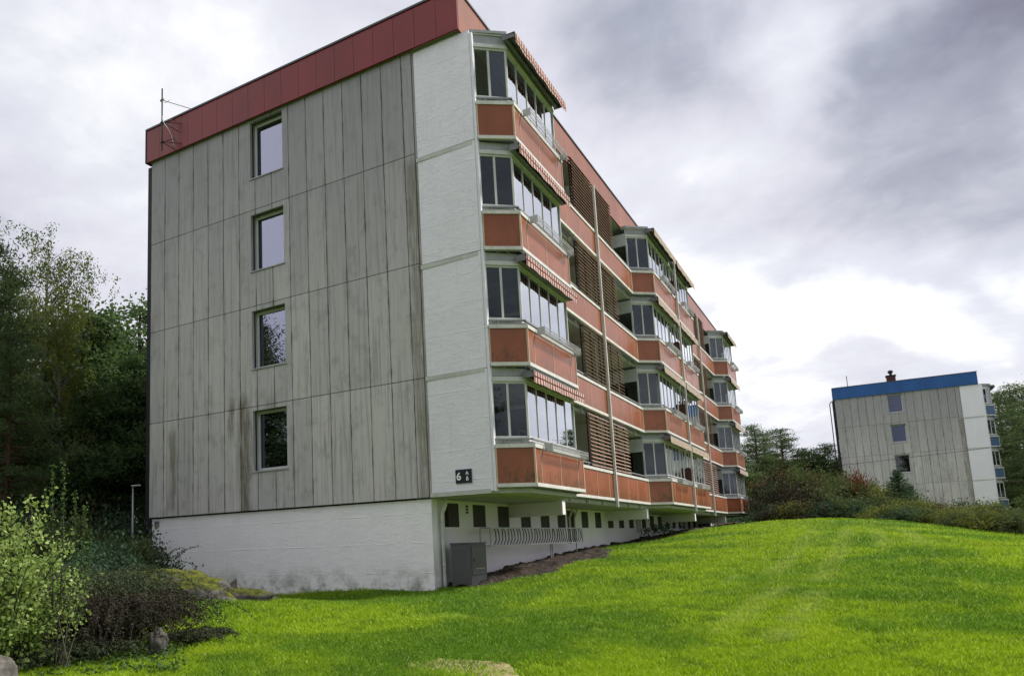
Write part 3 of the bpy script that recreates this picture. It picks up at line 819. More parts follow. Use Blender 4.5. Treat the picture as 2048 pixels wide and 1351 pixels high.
# house number sign
MT['sign'] = m_plain('dark_blue_sign', (.006, .008, .022), .4, spec=.4); MT['sign_white'] = m_plain('white_lettering', (.82, .82, .84), .5, .03)
sg = MB().box(-.20, .20, -.025, 0, 0, .31).build('house_number_sign', MT['sign'], None, bevel=.003)
sg.location = (10.335, .022, .265); sg.rotation_euler.y = R(.0)
tag(sg, 'dark blue house number sign reading 6 A-B on the white end wall', 'sign')
def text(body, size, loc, parent, mat, sx=1, bold=.004):
    cu = bpy.data.curves.new('t', 'FONT'); cu.body = body; cu.size = size; cu.extrude = .002; cu.offset = bold; cu.align_x = 'CENTER'
    o = bpy.data.objects.new('t', cu); COL.objects.link(o)
    bpy.context.view_layer.update()
    me = bpy.data.meshes.new_from_object(o.evaluated_get(bpy.context.evaluated_depsgraph_get()))
    bpy.data.objects.remove(o); me.materials.clear(); me.materials.append(mat)
    q = link('lettering', me, parent, loc); q.rotation_euler = (R(90), 0, 0); q.scale = (sx, 1, 1); return q
text('6', .24, (-.115, -.029, .075), sg, MT['sign_white'], 1.0, .005)
text('A', .105, (.095, -.029, .185), sg, MT['sign_white'], 1.0, .003)
text('-', .10, (.095, -.029, .120), sg, MT['sign_white'], 1.0, .002)
text('B', .105, (.095, -.029, .055), sg, MT['sign_white'], 1.0, .003)
# small enamel plate at the back corner
pl = MB().box(-.10, .10, -.012, 0, -.09, .09).build('wall_plate', m_plain('plate_grey', (.30, .31, .33), .5))
pl.location = (.24, .098, -.19); tag(pl, 'small square marker plate with dark symbol at the rear corner of the base wall', 'plate')
q_ = MB().box(-.08, .08, -.016, -.012, .062, .072).box(-.08, .08, -.016, -.012, -.072, -.062).box(-.08, -.07, -.016, -.012, -.062, .062).box(.07, .08, -.016, -.012, -.062, .062).box(-.045, -.02, -.016, -.012, -.04, .045).box(-.02, .01, -.016, -.012, .025, .045).box(-.02, 0, -.016, -.012, -.005, .01).box(.025, .04, -.016, -.012, .01, .045)
q_.build('symbol', MT['black_metal'], pl)

# electrical cabinet
cabm = m_plain('dark_grey_cabinet', (.075, .075, .085), .45, .1, 2, 0, .4)
cz = gz(10.1, .6)
cab = empty('utility_cabinet', (10.02, .32, cz)); tag(cab, 'dark grey metal utility cabinet standing by the white base wall', 'cabinet')
MB().box(-.26, .24, .0, .82, -.1, .97).build('body', cabm, cab, bevel=.012)
MB().box(.243, .255, .03, .79, .27, .93).build('door', cabm, cab, bevel=.004)
MB().box(-.28, .265, -.02, .84, .972, 1.0).build('lid', cabm, cab, bevel=.005)
mk = MB()
for k in range(5): mk.box(.256, .259, .22+k*.10, .27+k*.10, .40, .413)
mk.build('warning_marks', m_plain('yellow_marks', (.75, .65, .2), .6), cab)
MB().tube([(.256, .1, .62), (.28, .1, .62), (.28, .1, .56)], .01, 6).build('handle', MT['black_metal'], cab)

# long metal rack with slanting bars
rk = empty('metal_rack', (9.75, 1.9, gz(9.8, 5))); tag(rk, 'long grey metal rack with slanting bars standing against the base wall', 'rack')
zr = gz(9.8, 5)
fr = MB(); Lr = 7.1; t0, t1 = -.70-zr, -1.13-zr
for x in (0, .28):
    fr.box(x, x+.03, 0, Lr, t0-.03, t0); fr.box(x, x+.03, 0, Lr, t1-.035, t1)
fr.box(.03, .28, 0, .03, t0-.03, t0).box(.03, .28, Lr-.03, Lr, t0-.03, t0).box(.03, .28, 0, .03, t1-.03, t1).box(.03, .28, Lr-.03, Lr, t1-.03, t1)
for y in (0.0, Lr-.03): fr.box(.28, .31, y, y+.03, t1, t0-.03); fr.box(0, .03, y, y+.03, t1, t0-.03)
fr.build('frame', MT['wire'], rk)
for y in (4.6, 4.74, Lr-.12):
    MB().box(.1, .13, y, y+.03, gz(9.8, 1.9+y)-zr-.05, t1-.035).build('leg', MT['wire'], rk)
for k in range(34):
    y = .25+k*.2; a = random.uniform(-.05, .09)
    m = MB(); m.tube([(.30, y+a, t0-.03), (.32, y+a*.5+.02, t0-.12), (.32, y+.03, t1+.12), (.25, y+.05, t1)], .012, 5)
    m.build('bar', MT['dark'], rk)

# overhead wire crossing in front of the blue block
m = MB(); pts = []
for k in range(25):
    t_ = k/24; p = Vector((8, 62, 4.3))*(1-t_)+Vector((60, 63.5, 8.1))*t_; p.z -= 1.2*4*t_*(1-t_)*.5; pts.append(p)
tag(m.tube(pts, .02, 4).build('overhead_wire', MT['black_metal']), 'thin dark overhead wire crossing the gable of the blue block', 'wire')

#VEGETATION
# ------------------------------------------------------------------ vegetation
LM = {
 'pine': m_leaf('pine_needles', (.034, .056, .030), (.085, .12, .058), (.16, .19, .09), .35),
 'oak': m_leaf('dark_green_leaves', (.036, .064, .032), (.085, .135, .06), (.16, .22, .10), .42),
 'birch': m_leaf('yellowing_birch_leaves', (.055, .085, .024), (.12, .145, .035), (.30, .25, .05), .4),
 'mid': m_leaf('mid_green_leaves', (.03, .055, .022), (.07, .11, .04), (.13, .17, .065), .3),
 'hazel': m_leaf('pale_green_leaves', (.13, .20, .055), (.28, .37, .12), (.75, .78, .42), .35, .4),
 'hazel2': m_leaf('lower_green_leaves', (.04, .09, .03), (.09, .15, .045), (.16, .22, .07), .3, .45),
 'coton': m_leaf('cotoneaster_leaves', (.030, .042, .026), (.07, .09, .05), (.15, .17, .09), .2, .4),
 'cotred': m_leaf('purplish_leaves', (.024, .024, .019), (.050, .044, .034), (.10, .085, .06), .15, .4),
 'heath': m_leaf('heath_green', (.045, .065, .030), (.10, .125, .055), (.19, .19, .085), .25),
 'olive': m_leaf('olive_green', (.08, .095, .025), (.16, .18, .045), (.30, .28, .08), .3),
 'rust': m_leaf('rusty_brown', (.05, .042, .026), (.105, .075, .042), (.18, .115, .065), .2),
 'red': m_leaf('red_leaves', (.07, .022, .014), (.17, .045, .025), (.28, .09, .045), .25),
 'bluegreen': m_leaf('bluish_green', (.028, .055, .036), (.06, .105, .065), (.12, .18, .11), .25),
}
BK = {'pine': m_bark('pine_bark', (.035, .022, .015), (.09, .055, .035)), 'oak': m_bark('dark_bark', (.02, .018, .014), (.06, .05, .04)),
      'birch': m_bark('birch_bark', (.06, .055, .05), (.30, .29, .27))}

def leaves(C, size, seed, stretch=(1, 1, 1), aspect=.5, flat=0., curl=.0):
    """C (n,3) centres -> rhombic leaf faces, each turned at random"""
    g = np.random.default_rng(seed); n = len(C)
    a = g.normal(size=(n, 3)); a[:, 2] *= (1-flat); a /= np.linalg.norm(a, axis=1)[:, None]
    b = g.normal(size=(n, 3)); b[:, 2] *= (1-flat); b -= a*(a*b).sum(1)[:, None]; b /= np.linalg.norm(b, axis=1)[:, None]
    s = size*g.uniform(.6, 1.35, n)[:, None]
    V = np.stack([C-a*s*.5, C+b*s*aspect*.5-a*s*.05, C+a*s*.5, C-b*s*aspect*.5-a*s*.05], 1).reshape(-1, 3)
    F = np.arange(n*4).reshape(n, 4)
    r = np.clip(g.beta(1.6, 2.2, n), 0, 1)
    return V, F, np.repeat(r, 4)
def crown_mesh(name, C, size, mat, seed, tone=None, **kw):
    V, F, r = leaves(C, size, seed, **kw)
    if tone is not None: r = np.clip(r*.6+np.repeat(tone, 4)*.4, 0, 1)
    return np_mesh(name, V, F, mat, r)

def tree(kind, Ht, seed, dens=1.0):
    g = np.random.default_rng(seed); tm = MB(); pts = []; tone = []
    def limb(a, b, ra, rb, sag=.0, n=4):
        p = []; a, b = Vector(a), Vector(b)
        for k in range(n+1):
            t = k/n; q = a.lerp(b, t); q.z += sag*math.sin(math.pi*t)
            if 0 < k < n: q += Vector(g.normal(size=3))*(b-a).length*.035
            p.append(q)
        tm.tube(p, [ra+(rb-ra)*k/n for k in range(n+1)], 5); return p
    lean = g.normal(size=2)*.02*Ht
    axis_ = lambda t: np.array([lean[0]*t**2+.12*math.sin(t*5+seed), lean[1]*t**2+.12*math.cos(t*4+seed), Ht*t])
    tr = Ht*.016+.04
    tm.tube([axis_(t)-[0, 0, .6 if t == 0 else 0] for t in np.linspace(0, .97, 9)], [tr*(1-.93*t)+.01 for t in np.linspace(0, .97, 9)], 8)
    if kind == 'pine':
        nb = int(58*dens)
        for k in range(nb):
            t = .30+.68*(k+g.random())/nb; Lb = Ht*.27*(1-((t-.30)/.72)**1.35)*g.uniform(.45, 1.15)+.35
            a = g.random()*6.28; base = axis_(t); rise = Lb*(-.10+.5*(t-.3)+g.normal()*.08)
            tip = base+[math.cos(a)*Lb, math.sin(a)*Lb, rise]
            p = limb(base, tip, tr*(1-t)*.5+.02, .008, -.04*Lb)
            nc = int(3+Lb*2.6); tn = g.random()
            for j in range(nc):
                u = .30+.70*(j+g.random())/nc; q = np.array(base)*(1-u)+tip*u+g.normal(size=3)*[.22*Lb*u, .22*Lb*u, .10]
                m_ = int(g.integers(26, 52)); R_ = g.uniform(.22, .42)
                pts.append(q+g.normal(size=(m_, 3))*[R_, R_, R_*.38]); tone.append(np.full(m_, np.clip(tn*.6+g.random()*.5, 0, 1)))
        size, asp = .20, .28
    elif kind == 'birch':
        nb = int(62*dens)
        for k in range(nb):
            t = .22+.76*(k+g.random())/nb; Lb = Ht*.20*math.sin(math.pi*min(1, .22+.80*(1-t)))*g.uniform(.4, 1.15)+.25
            a = g.random()*6.28; base = axis_(t); tip = base+[math.cos(a)*Lb, math.sin(a)*Lb, Lb*g.uniform(.3, .9)]
            limb(base, tip, tr*(1-t)*.45+.012, .006, .1*Lb)
            nc = int(3+Lb*3.2); tn = g.random()
            for j in range(nc):
                u = .3+.75*(j+g.random())/nc; q = np.array(base)*(1-u)+tip*u+g.normal(size=3)*.16*Lb*u
                m_ = int(g.integers(18, 46)); dr = g.uniform(.2, 1.0)
                h_ = g.random(m_)
                pts.append(q+np.stack([g.normal(size=m_)*.16, g.normal(size=m_)*.16, -h_*dr+g.normal(size=m_)*.08], 1)); tone.append(np.full(m_, tn))
        size, asp = .105, .75
    else:
        nl = int(10*dens)+4; cen = np.array(axis_(.62)); cen[2] = Ht*.60
        lobes = []
        for k in range(nl+10):
            v = g.normal(size=3); v /= np.linalg.norm(v); rr = g.uniform(.45, 1.0)
            lobes.append((cen+v*[Ht*.25, Ht*.25, Ht*.34]*rr, Ht*g.uniform(.06, .125)))
        lobes.append((np.array(axis_(.93)), Ht*.07)); lobes.append((np.array(axis_(.8)), Ht*.11))
        for c, rr in lobes:
            t = max(.15, min(.8, (c[2]/Ht-.22))); base = axis_(t)
            limb(base, c, tr*(1-t)*.6+.015, .015, .05)
            nc = int(16*dens*(rr/(Ht*.09))**2)+5; tn = g.random()
            for j in range(nc):
                v = g.normal(size=3); v /= np.linalg.norm(v); q = c+v*rr*g.uniform(.35, 1.15)*[1.15, 1.15, .85]
                if j % 3 == 0: tm.tube([c, c+(q-c)*.5+g.normal(size=3)*.05, q], [.022, .014, .005], 3)
                m_ = int(g.integers(22, 60)); R_ = g.uniform(.16, .36)
                pts.append(q+g.normal(size=(m_, 3))*R_*[1, 1, .6]); tone.append(np.full(m_, np.clip(tn*.5+g.random()*.5, 0, 1)))
        size, asp = .155, .7
    C = np.concatenate(pts); tn = np.concatenate(tone)
    lm = {'pine': 'pine', 'birch': 'birch', 'oak': 'oak', 'mid': 'mid'}[kind]
    return tm.mesh('trunk', BK.get(kind, BK['oak']), True), crown_mesh('crown', C, size, LM[lm], seed+50, tn, aspect=asp)

TR = {}
for kd, Ht in (('pine', 14), ('oak', 11), ('birch', 14), ('mid', 9)):
    TR[kd] = [tree(kd, Ht, s, 1.0 if kd != 'oak' else 1.15) for s in ((11, 23) if kd != 'birch' else (5, 8))]
HT = dict(pine=14, oak=11, birch=14, mid=9)
NM = dict(pine='pine_tree', oak='broadleaf_tree', birch='birch_tree', mid='broadleaf_tree')
tcount = 0
def place_tree(kd, x, y, top, label, group=None, zoff=0, wide=1.0, var=None):
    """stand a tree at x, y with its tip at height top"""
    global tcount
    tcount += 1
    z0 = gz(x, y)-.1+zoff; s = (top-z0)/HT[kd]
    tm, cm = TR[kd][(tcount if var is None else var) % 2]
    e = empty(NM[kd], (x, y, z0), tcount*2.4); e.scale = (s*wide, s*wide, s)
    tag(e, label, 'tree', group)
    link('trunk', tm, e); link('crown', cm, e); return e
def tree_at(kd, px, topy, dist, label, group=None, **kw):
    x, y, z = at(px, topy, dist); return place_tree(kd, x, y, z, label, group, **kw)

# street lamp among the trees on the left
def lamp():
    x, y, zt_ = at(266, 972, 21); z0 = gz(x, y); e = empty('street_lamp', (x, y, z0)); tag(e, 'slim grey street lamp in front of the dark trees on the left', 'street lamp')
    h = zt_-z0
    MB().tube([(0, 0, -.1), (0, 0, h*.5), (0, 0, h)], [.028, .024, .018], 8).build('pole', MT['handrail'], e, smooth=True)
    MB().box(-.04, .27, -.05, .05, h-.005, h+.03).build('lamp_head', MT['wire'], e, bevel=.02)
lamp()
# left of the block
tree_at('pine', -8, 440, 25, 'tall dark pine rising at the left edge behind the pale green bush', wide=.85, var=0)
tree_at('pine', 28, 540, 29, 'pointed dark pine between the edge pine and the slender birch', wide=.8, var=1)
tree_at('pine', 20, 660, 23, 'lower dark pine with level branches beside the left edge', wide=.9, var=0)
tree_at('birch', 80, 484, 31, 'slender birch with yellowing leaves, tallest crown left of the block', wide=.72, var=1)
tree_at('birch', 128, 600, 27, 'lower yellow green birch leaning against the dark leafy trees', wide=.7, var=0)
G1 = 'dark trees crowded behind the left corner of the block'
for px, ty, ds, kd in ((205, 612, 33, 'oak'), (290, 600, 38, 'oak'), (165, 700, 31, 'oak'), (235, 800, 27, 'oak'), (110, 820, 28, 'oak'), (262, 700, 29, 'oak'), (-10, 900, 34, 'mid')):
    tree_at(kd, px, ty, ds, 'dense dark leafy tree behind the block corner', G1, wide=1.15)
G2 = 'wood far behind the left trees'
for px, ty, ds, kd in ((-60, 640, 48, 'pine'), (20, 690, 52, 'pine'), (110, 760, 58, 'pine'), (-120, 560, 34, 'pine'), (230, 750, 48, 'oak'), (280, 790, 54, 'pine'), (-200, 600, 44, 'pine'), (-20, 850, 60, 'pine')):
    tree_at(kd, px, ty, ds, 'tree of the dark wood seen through gaps at the far left', G2, wide=1.2)
# between the two blocks
G3 = 'trees between the two blocks'
tree_at('pine', 1502, 848, 78, 'broad dark tree just right of the red block\'s far end', wide=1.35)
tree_at('pine', 1565, 858, 88, 'bushy dark pine in the middle of the gap between the blocks', wide=1.5)
tree_at('mid', 1628, 895, 84, 'lighter green rounded tree close to the rear of the blue block', wide=1.3)
for px, ty, ds, kd in ((1470, 880, 95, 'pine'), (1530, 868, 100, 'pine'), (1600, 900, 104, 'pine'), (1650, 885, 110, 'pine'), (1690, 900, 100, 'oak'), (1590, 930, 76, 'mid'), (1540, 915, 80, 'mid'), (1660, 930, 90, 'mid'), (1480, 930, 84, 'oak'), (1520, 960, 66, 'mid'), (1510, 940, 72, 'oak')):
    tree_at(kd, px, ty, ds, 'tree in the green wood filling the gap between the blocks', G3, wide=1.3)
# right of the blue block
G4 = 'pines right of the blue block'
for px, ty, ds in ((2024, 766, 128), (2070, 742, 112), (1990, 782, 136), (2130, 750, 92), (2190, 770, 84), (2050, 830, 120), (2006, 860, 130), (2240, 760, 84), (2320, 800, 80), (2150, 850, 70), (2400, 780, 88), (2290, 860, 66), (2380, 880, 62)):
    tree_at('pine', px, ty, ds, 'dark pine of the stand right of the blue block', G4, wide=1.35)
for px, ty, ds in ((2066, 985, 72), (2110, 950, 68), (2030, 1000, 118), (2056, 1000, 100)):
    tree_at('mid', px, ty, ds, 'low broadleaf tree under the pines at the right edge', 'low trees under the right pines', wide=1.5)
# trees behind the photographer, seen mirrored in the panes
for k, (x, y, tp, kd) in enumerate([(-11, -16, 9.5, 'oak'), (-6, -18, 9, 'oak'), (-17, -21, 12, 'oak'), (-9, -22, 13.5, 'pine'), (-14, -19, 14, 'pine'), (-4, -25, 12, 'oak'), (-20, -26, 17, 'pine'), (4, -32, 11, 'pine'), (12, -36, 12, 'oak'), (22, -36, 13, 'pine'), (33, -28, 11, 'oak'), (-27, -16, 14, 'oak'), (30, -38, 14, 'pine'), (44, -20, 12, 'pine')]):
    place_tree(kd, x, y, tp, 'tree behind the viewpoint, mirrored in the window panes', 'trees mirrored in the panes', wide=1.2)
# closing wood towards the horizon
k = 0
for az in list(range(-78, -38, 4))+list(range(-10, 32, 3)):
    ds = 118+(k*37 % 30); x = 17.87+math.sin(R(az))*ds; y = -15.2+math.cos(R(az))*ds
    place_tree('pine' if k % 3 else 'oak', x, y, 5.5+(k*13 % 5)*.8, 'tree of the far wood closing off the horizon', 'far wood', wide=1.7); k += 1

# ---- shrubs
def shrub_mesh(name, mat, seed, n=2600, rad=(1, 1, .8), size=.07, sprays=40, asp=.6):
    g = np.random.default_rng(seed); C = []; T = []
    st = MB()
    for k in range(sprays):
        a = g.random()*6.28; el = g.uniform(.15, 1.4); v = np.array([math.cos(a)*math.cos(el), math.sin(a)*math.cos(el), math.sin(el)])
        L = g.uniform(.65, 1.12); tip = v*rad*L; b0 = np.array([v[0]*.12, v[1]*.12, 0]); mid = (b0+tip)*.5+[0, 0, .18]
        if k < 22: st.tube([b0, mid, tip], [.016, .010, .003], 4)
        m_ = n//sprays; u = g.random(m_)**.7
        q = (b0[None]*(1-u)[:, None]**2+2*(u*(1-u))[:, None]*mid[None]+tip[None]*(u**2)[:, None])
        C.append(q+g.normal(size=(m_, 3))*(.05+.10*g.random())*np.array([1, 1, .8])*np.mean(rad)); T.append(np.full(m_, g.random()))
    return st.mesh('stems', BK['oak']), crown_mesh('foliage', np.concatenate(C), size, mat, seed, np.concatenate(T), aspect=asp)
SH = {k_: shrub_mesh(k_, LM[k_], 60+i, 6500, (1, 1, .85), .055, 75) for i, k_ in enumerate(('heath', 'olive', 'rust', 'bluegreen', 'cotred', 'red'))}
SHL = {'heath': 'grey green spreading shrub on the knoll behind the lawn', 'olive': 'olive green shrub on the knoll behind the lawn',
       'rust': 'rusty brown shrub on the knoll behind the lawn', 'bluegreen': 'dark bluish green shrub on the knoll behind the lawn', 'cotred': 'dark purplish shrub on the knoll behind the lawn'}
def shrub(kd, x, y, r, h, label=None, group=None, i=0):
    e = empty('shrub', (x, y, gz(x, y)-.12), i*1.9); e.scale = (r, r*.9, h/.85)
    tag(e, label or SHL[kd], 'shrub', group or ('%s shrubs on the knoll' % kd))
    link('stems', SH[kd][0], e); link('foliage', SH[kd][1], e); return e
g = np.random.default_rng(99)
# the knoll: (column, distance, top row, kind, radius)
KN = [(1478, 60, 1030, 'bluegreen', 2.0), (1455, 62, 1034, 'heath', 1.8), (1538, 54, 958, 'heath', 1.7), (1552, 51, 956, 'cotred', 1.7), (1560, 51, 955, 'rust', 2.2), (1600, 50, 957, 'heath', 2.2), (1640, 50, 958, 'rust', 2.1), (1670, 49, 962, 'heath', 2.0),
      (1540, 48, 985, 'bluegreen', 1.3), (1558, 46, 985, 'cotred', 1.6), (1570, 46, 982, 'cotred', 2.0), (1610, 45, 985, 'cotred', 2.0), (1650, 45, 985, 'heath', 1.9), (1690, 46, 975, 'heath', 1.9),
      (1535, 43.5, 1016, 'bluegreen', 1.05), (1562, 42.5, 1012, 'cotred', 1.5), (1590, 42, 1010, 'olive', 1.3), (1625, 42, 1008, 'cotred', 1.6), (1660, 42, 1008, 'bluegreen', 1.6), (1700, 42, 1000, 'heath', 1.8),
      (1730, 46, 978, 'heath', 1.8), (1765, 45, 985, 'olive', 1.6), (1735, 41, 1005, 'bluegreen', 1.6), (1775, 41, 1003, 'heath', 1.6), (1805, 44, 992, 'bluegreen', 1.5), (1815, 40, 1008, 'olive', 1.5),
      (1850, 42, 1012, 'rust', 1.5), (1875, 40, 1015, 'rust', 1.4), (1850, 38.5, 1022, 'heath', 1.4), (1890, 38, 1026, 'olive', 1.4), (1920, 39, 1022, 'olive', 1.3), (1925, 37, 1034, 'heath', 1.3),
      (1965, 38, 1014, 'olive', 1.25), (1990, 38, 1018, 'heath', 1.3), (2000, 36.5, 1030, 'heath', 1.3), (1960, 36.5, 1036, 'olive', 1.2), (2020, 36.5, 1040, 'heath', 1.0), (1800, 38.5, 1018, 'bluegreen', 1.5), (1760, 39, 1016, 'olive', 1.3), (1905, 44, 1014, 'bluegreen', 1.5), (1945, 43, 1016, 'bluegreen', 1.4), (1975, 42, 1018, 'bluegreen', 1.4)]
for i, (px, ds, ty, kd, r) in enumerate(KN):
    x, y, z = at(px, ty, ds); h = max(.8, (z-gz(x, y))*1.16+.15)
    shrub(kd, x, y, r*1.08, h, i=i)
x, y, z = at(1712, 940, 46); e = shrub('red', x, y, .95, z-gz(x, y)+.1, 'bright rusty red bush standing up against the blue block\'s rear corner', 'red bush', 3)
del e['group']
# spiky young spruce in front of the blue block
def spruce(x, y, top):
    z0 = gz(x, y)-.1; Ht = top-z0; gg = np.random.default_rng(4); pts = []; tm = MB(); tm.tube([(0, 0, 0), (0, 0, Ht*.97)], [.06, .01], 6)
    for k in range(70):
        t = .05+.93*k/70; L = Ht*.42*(1-t)**.9+.08; a = k*2.4; tip = np.array([math.cos(a)*L, math.sin(a)*L, Ht*t+L*.25])
        tm.tube([(0, 0, Ht*t), tuple(tip)], [.012, .003], 3)
        m_ = int(30+60*L); u = gg.random(m_)[:, None]; b = np.array([0, 0, Ht*t]); pts.append(b*(1-u)+tip*u+gg.normal(size=(m_, 3))*[.05, .05, .035])
    e = empty('young_spruce', (x, y, z0)); tag(e, 'small pointed dark spruce standing in front of the blue block\'s lowest window', 'tree')
    link('trunk', tm.mesh('trunk', BK['oak']), e); link('crown', crown_mesh('crown', np.concatenate(pts), .12, LM['bluegreen'], 3, aspect=.3), e)
x, y, z = at(1793, 938, 43); spruce(x, y, z)

# undergrowth left of the block
for i, (px, ds, ty, kd, r) in enumerate([(215, 17, 1085, 'bluegreen', 1.4), (255, 19, 1075, 'heath', 1.5), (180, 16, 1100, 'bluegreen', 1.3), (290, 20, 1085, 'bluegreen', 1.3), (130, 20, 1040, 'heath', 1.8), (240, 24, 1030, 'bluegreen', 2.0), (60, 22, 1020, 'bluegreen', 2.2), (170, 26, 1000, 'heath', 2.4), (285, 26, 1050, 'heath', 1.8)]):
    x, y, z = at(px, ty, ds); shrub(kd, x, y, r, max(.5, z-gz(x, y)+.12), 'green undergrowth bush left of the block', 'undergrowth left of the block', i)

# pale green bush, left foreground
def big_bush():
    x, y, _ = at(2, 1250, 9.8); z0 = gz(x, y)-.05; top = at(30, 975, 9.8)[2]-z0
    gg = np.random.default_rng(12); st = MB(); C = []; T = []; low = []
    for k in range(62):
        a = gg.random()*6.28; sp = gg.uniform(.12, .92); h = top*gg.uniform(.45, 1.0)*(1-.28*sp)
        b = np.array([math.cos(a)*.12, math.sin(a)*.12, 0]); tip = np.array([math.cos(a)*sp, math.sin(a)*sp, h]); mid = np.array([math.cos(a)*sp*.35, math.sin(a)*sp*.35, h*.6])
        p = [b*(1-t)**2+2*t*(1-t)*mid+tip*t*t for t in np.linspace(0, 1, 7)]; st.tube(p, list(np.linspace(.016, .004, 7)), 5)
        tn = gg.random()
        for j in range(11):
            t = .32+.68*(j+gg.random())/11; q = b*(1-t)**2+2*t*(1-t)*mid+tip*t*t
            d = gg.normal(size=3)*[.17, .17, .12]; st.tube([q, q+d], [.004, .002], 3)
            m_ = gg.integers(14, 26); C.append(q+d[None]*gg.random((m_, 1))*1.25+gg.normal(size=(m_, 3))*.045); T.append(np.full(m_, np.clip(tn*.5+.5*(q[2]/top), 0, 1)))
    e = empty('leafy_bush', (x, y, z0)); tag(e, 'tall pale green leafy bush with yellow tinged leaves at the left edge', 'bush')
    link('stems', st.mesh('stems', BK['oak'], True), e)
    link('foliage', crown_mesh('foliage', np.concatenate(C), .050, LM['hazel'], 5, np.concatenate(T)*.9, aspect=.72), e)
    # arching leafy shoots
    s2 = MB(); C = []
    for k, (px, ty) in enumerate([(105, 930), (128, 925), (170, 1010), (150, 985), (180, 1060), (90, 990)]):
        tp = np.array(at(px, ty, 9.9))-[x, y, z0]; b = np.array([.45+.1*k, .35-.03*k, .2]); mid = np.array([tp[0]+.05, tp[1], tp[2]*.6])
        p = np.array([b*(1-t)**2+2*t*(1-t)*mid+tp*t*t for t in np.linspace(0, 1, 30)]); s2.tube(p, list(np.linspace(.008, .002, 30)), 4)
        for q in p[8:]:
            C.append(q+gg.normal(size=(9, 3))*.018)
    so = link('shoot', s2.mesh('shoots', BK['oak']), e)
    link('shoot_leaves', crown_mesh('shoot_leaves', np.concatenate(C), .036, LM['hazel2'], 6, aspect=.5), so)
big_bush()

# cotoneaster mound with arching sprays
def cotoneaster(px, py_, ds, rx, h, mat, n, seed, label, drop=.5, leaf=.029):
    x, y, _ = at(px, py_, ds); z0 = gz(x, y)-.05; gg = np.random.default_rng(seed); st = MB(); C = []; T = []
    for k in range(n):
        a = gg.random()*6.28; L = rx*gg.uniform(.45, 1.05); hh = h*gg.uniform(.55, 1.1)
        s0 = np.array([gg.normal()*.25*rx, gg.normal()*.25*rx, h*.15]); ap = s0+[math.cos(a)*L*.5, math.sin(a)*L*.5, hh]; tip = s0+[math.cos(a)*L, math.sin(a)*L, hh*(1-drop*gg.uniform(.6, 1.3))]
        tip[2] = max(tip[2], .02)
        m_ = 26; ts = np.linspace(0, 1, m_)[:, None]; p = s0*(1-ts)**2+2*ts*(1-ts)*ap+tip*ts**2
        if k % 2 == 0: st.tube(p[::4], list(np.linspace(.007, .002, len(p[::4]))), 3)
        tn = gg.random()
        for q, t in zip(p[4:], ts[4:]):
            side = np.array([-math.sin(a), math.cos(a), 0])*gg.uniform(-.10, .10)*(1.15-t[0])
            C.append(q+side[None]*gg.random((6, 1))+gg.normal(size=(6, 3))*.014); T.append(np.full(6, tn))
    e = empty('cotoneaster', (x, y, z0)); tag(e, label, 'shrub')
    link('stems', st.mesh('stems', BK['oak']), e)
    link('foliage', crown_mesh('foliage', np.concatenate(C), leaf, LM[mat], seed, np.concatenate(T), aspect=.6), e)
cotoneaster(212, 1296, 11.2, 1.25, .98, 'cotred', 620, 31, 'dark purplish cotoneaster mound hanging over the lawn edge', .8)
cotoneaster(185, 1220, 12.4, 1.25, 1.05, 'coton', 460, 32, 'grey green cotoneaster with fine leaves behind the purplish mound', .45)
cotoneaster(90, 1295, 10.4, .9, .42, 'coton', 190, 33, 'low green cotoneaster under the pale leafy bush', .7, .03)
cotoneaster(20, 1280, 11.6, 1.1, .5, 'coton', 200, 36, 'spreading cotoneaster at the left edge behind the boulder', .6)
cotoneaster(395, 1270, 11.6, .5, .22, 'coton', 90, 34, 'small sprawling cotoneaster on the lawn edge beside the purplish mound', .8)
# long bare spray crossing the white base wall
def spray():
    b = np.array(at(318, 1142, 17.2)); e = empty('thin_shrub', tuple(b)); tag(e, 'thin arching spray of tiny leaves in front of the white base wall', 'shrub'); st = MB(); C = []; gg = np.random.default_rng(3)
    for (px, py_, mx, my) in ((395, 1092, 350, 1100), (345, 1100, 330, 1112), (305, 1096, 312, 1120), (360, 1130, 335, 1128), (372, 1098, 345, 1085), (322, 1112, 318, 1126)):
        t_ = np.array(at(px, py_, 17.0))-b; m_ = np.array(at(mx, my, 17.1))-b
        p = np.array([2*t*(1-t)*m_+t_*t*t for t in np.linspace(0, 1, 26)]); st.tube(p, list(np.linspace(.007, .002, 26)), 3)
        for q in p[5:]: C.append(q+gg.normal(size=(4, 3))*.014)
    link('stems', st.mesh('stems', BK['oak']), e); link('foliage', crown_mesh('foliage', np.concatenate(C), .032, LM['cotred'], 8), e)
spray()
# young shoot plants by the base wall further along
for i, (xx, yy) in enumerate([(10.5, 16.3), (10.6, 17.6), (10.45, 18.7)]):
    gg = np.random.default_rng(70+i); z0 = gz(xx, yy); st = MB(); C = []
    for k in range(9):
        a = gg.random()*6.28; t_ = np.array([math.cos(a)*.4, math.sin(a)*.4, gg.uniform(.25, .6)]); st.tube([(0, 0, 0), tuple(t_*.5+[0, 0, .08]), tuple(t_)], [.01, .006, .003], 3); C.append(t_+gg.normal(size=(22, 3))*.07)
    e = empty('small_plant', (xx, yy, z0)); tag(e, 'small dark leafy plant in the soil strip by the base wall, %s' % ('nearest of three', 'middle of three', 'farthest of three')[i], 'plant', 'small plants in the soil strip')
    link('stems', st.mesh('stems', BK['oak']), e); link('foliage', crown_mesh('foliage', np.concatenate(C), .09, LM['bluegreen'], 8), e)

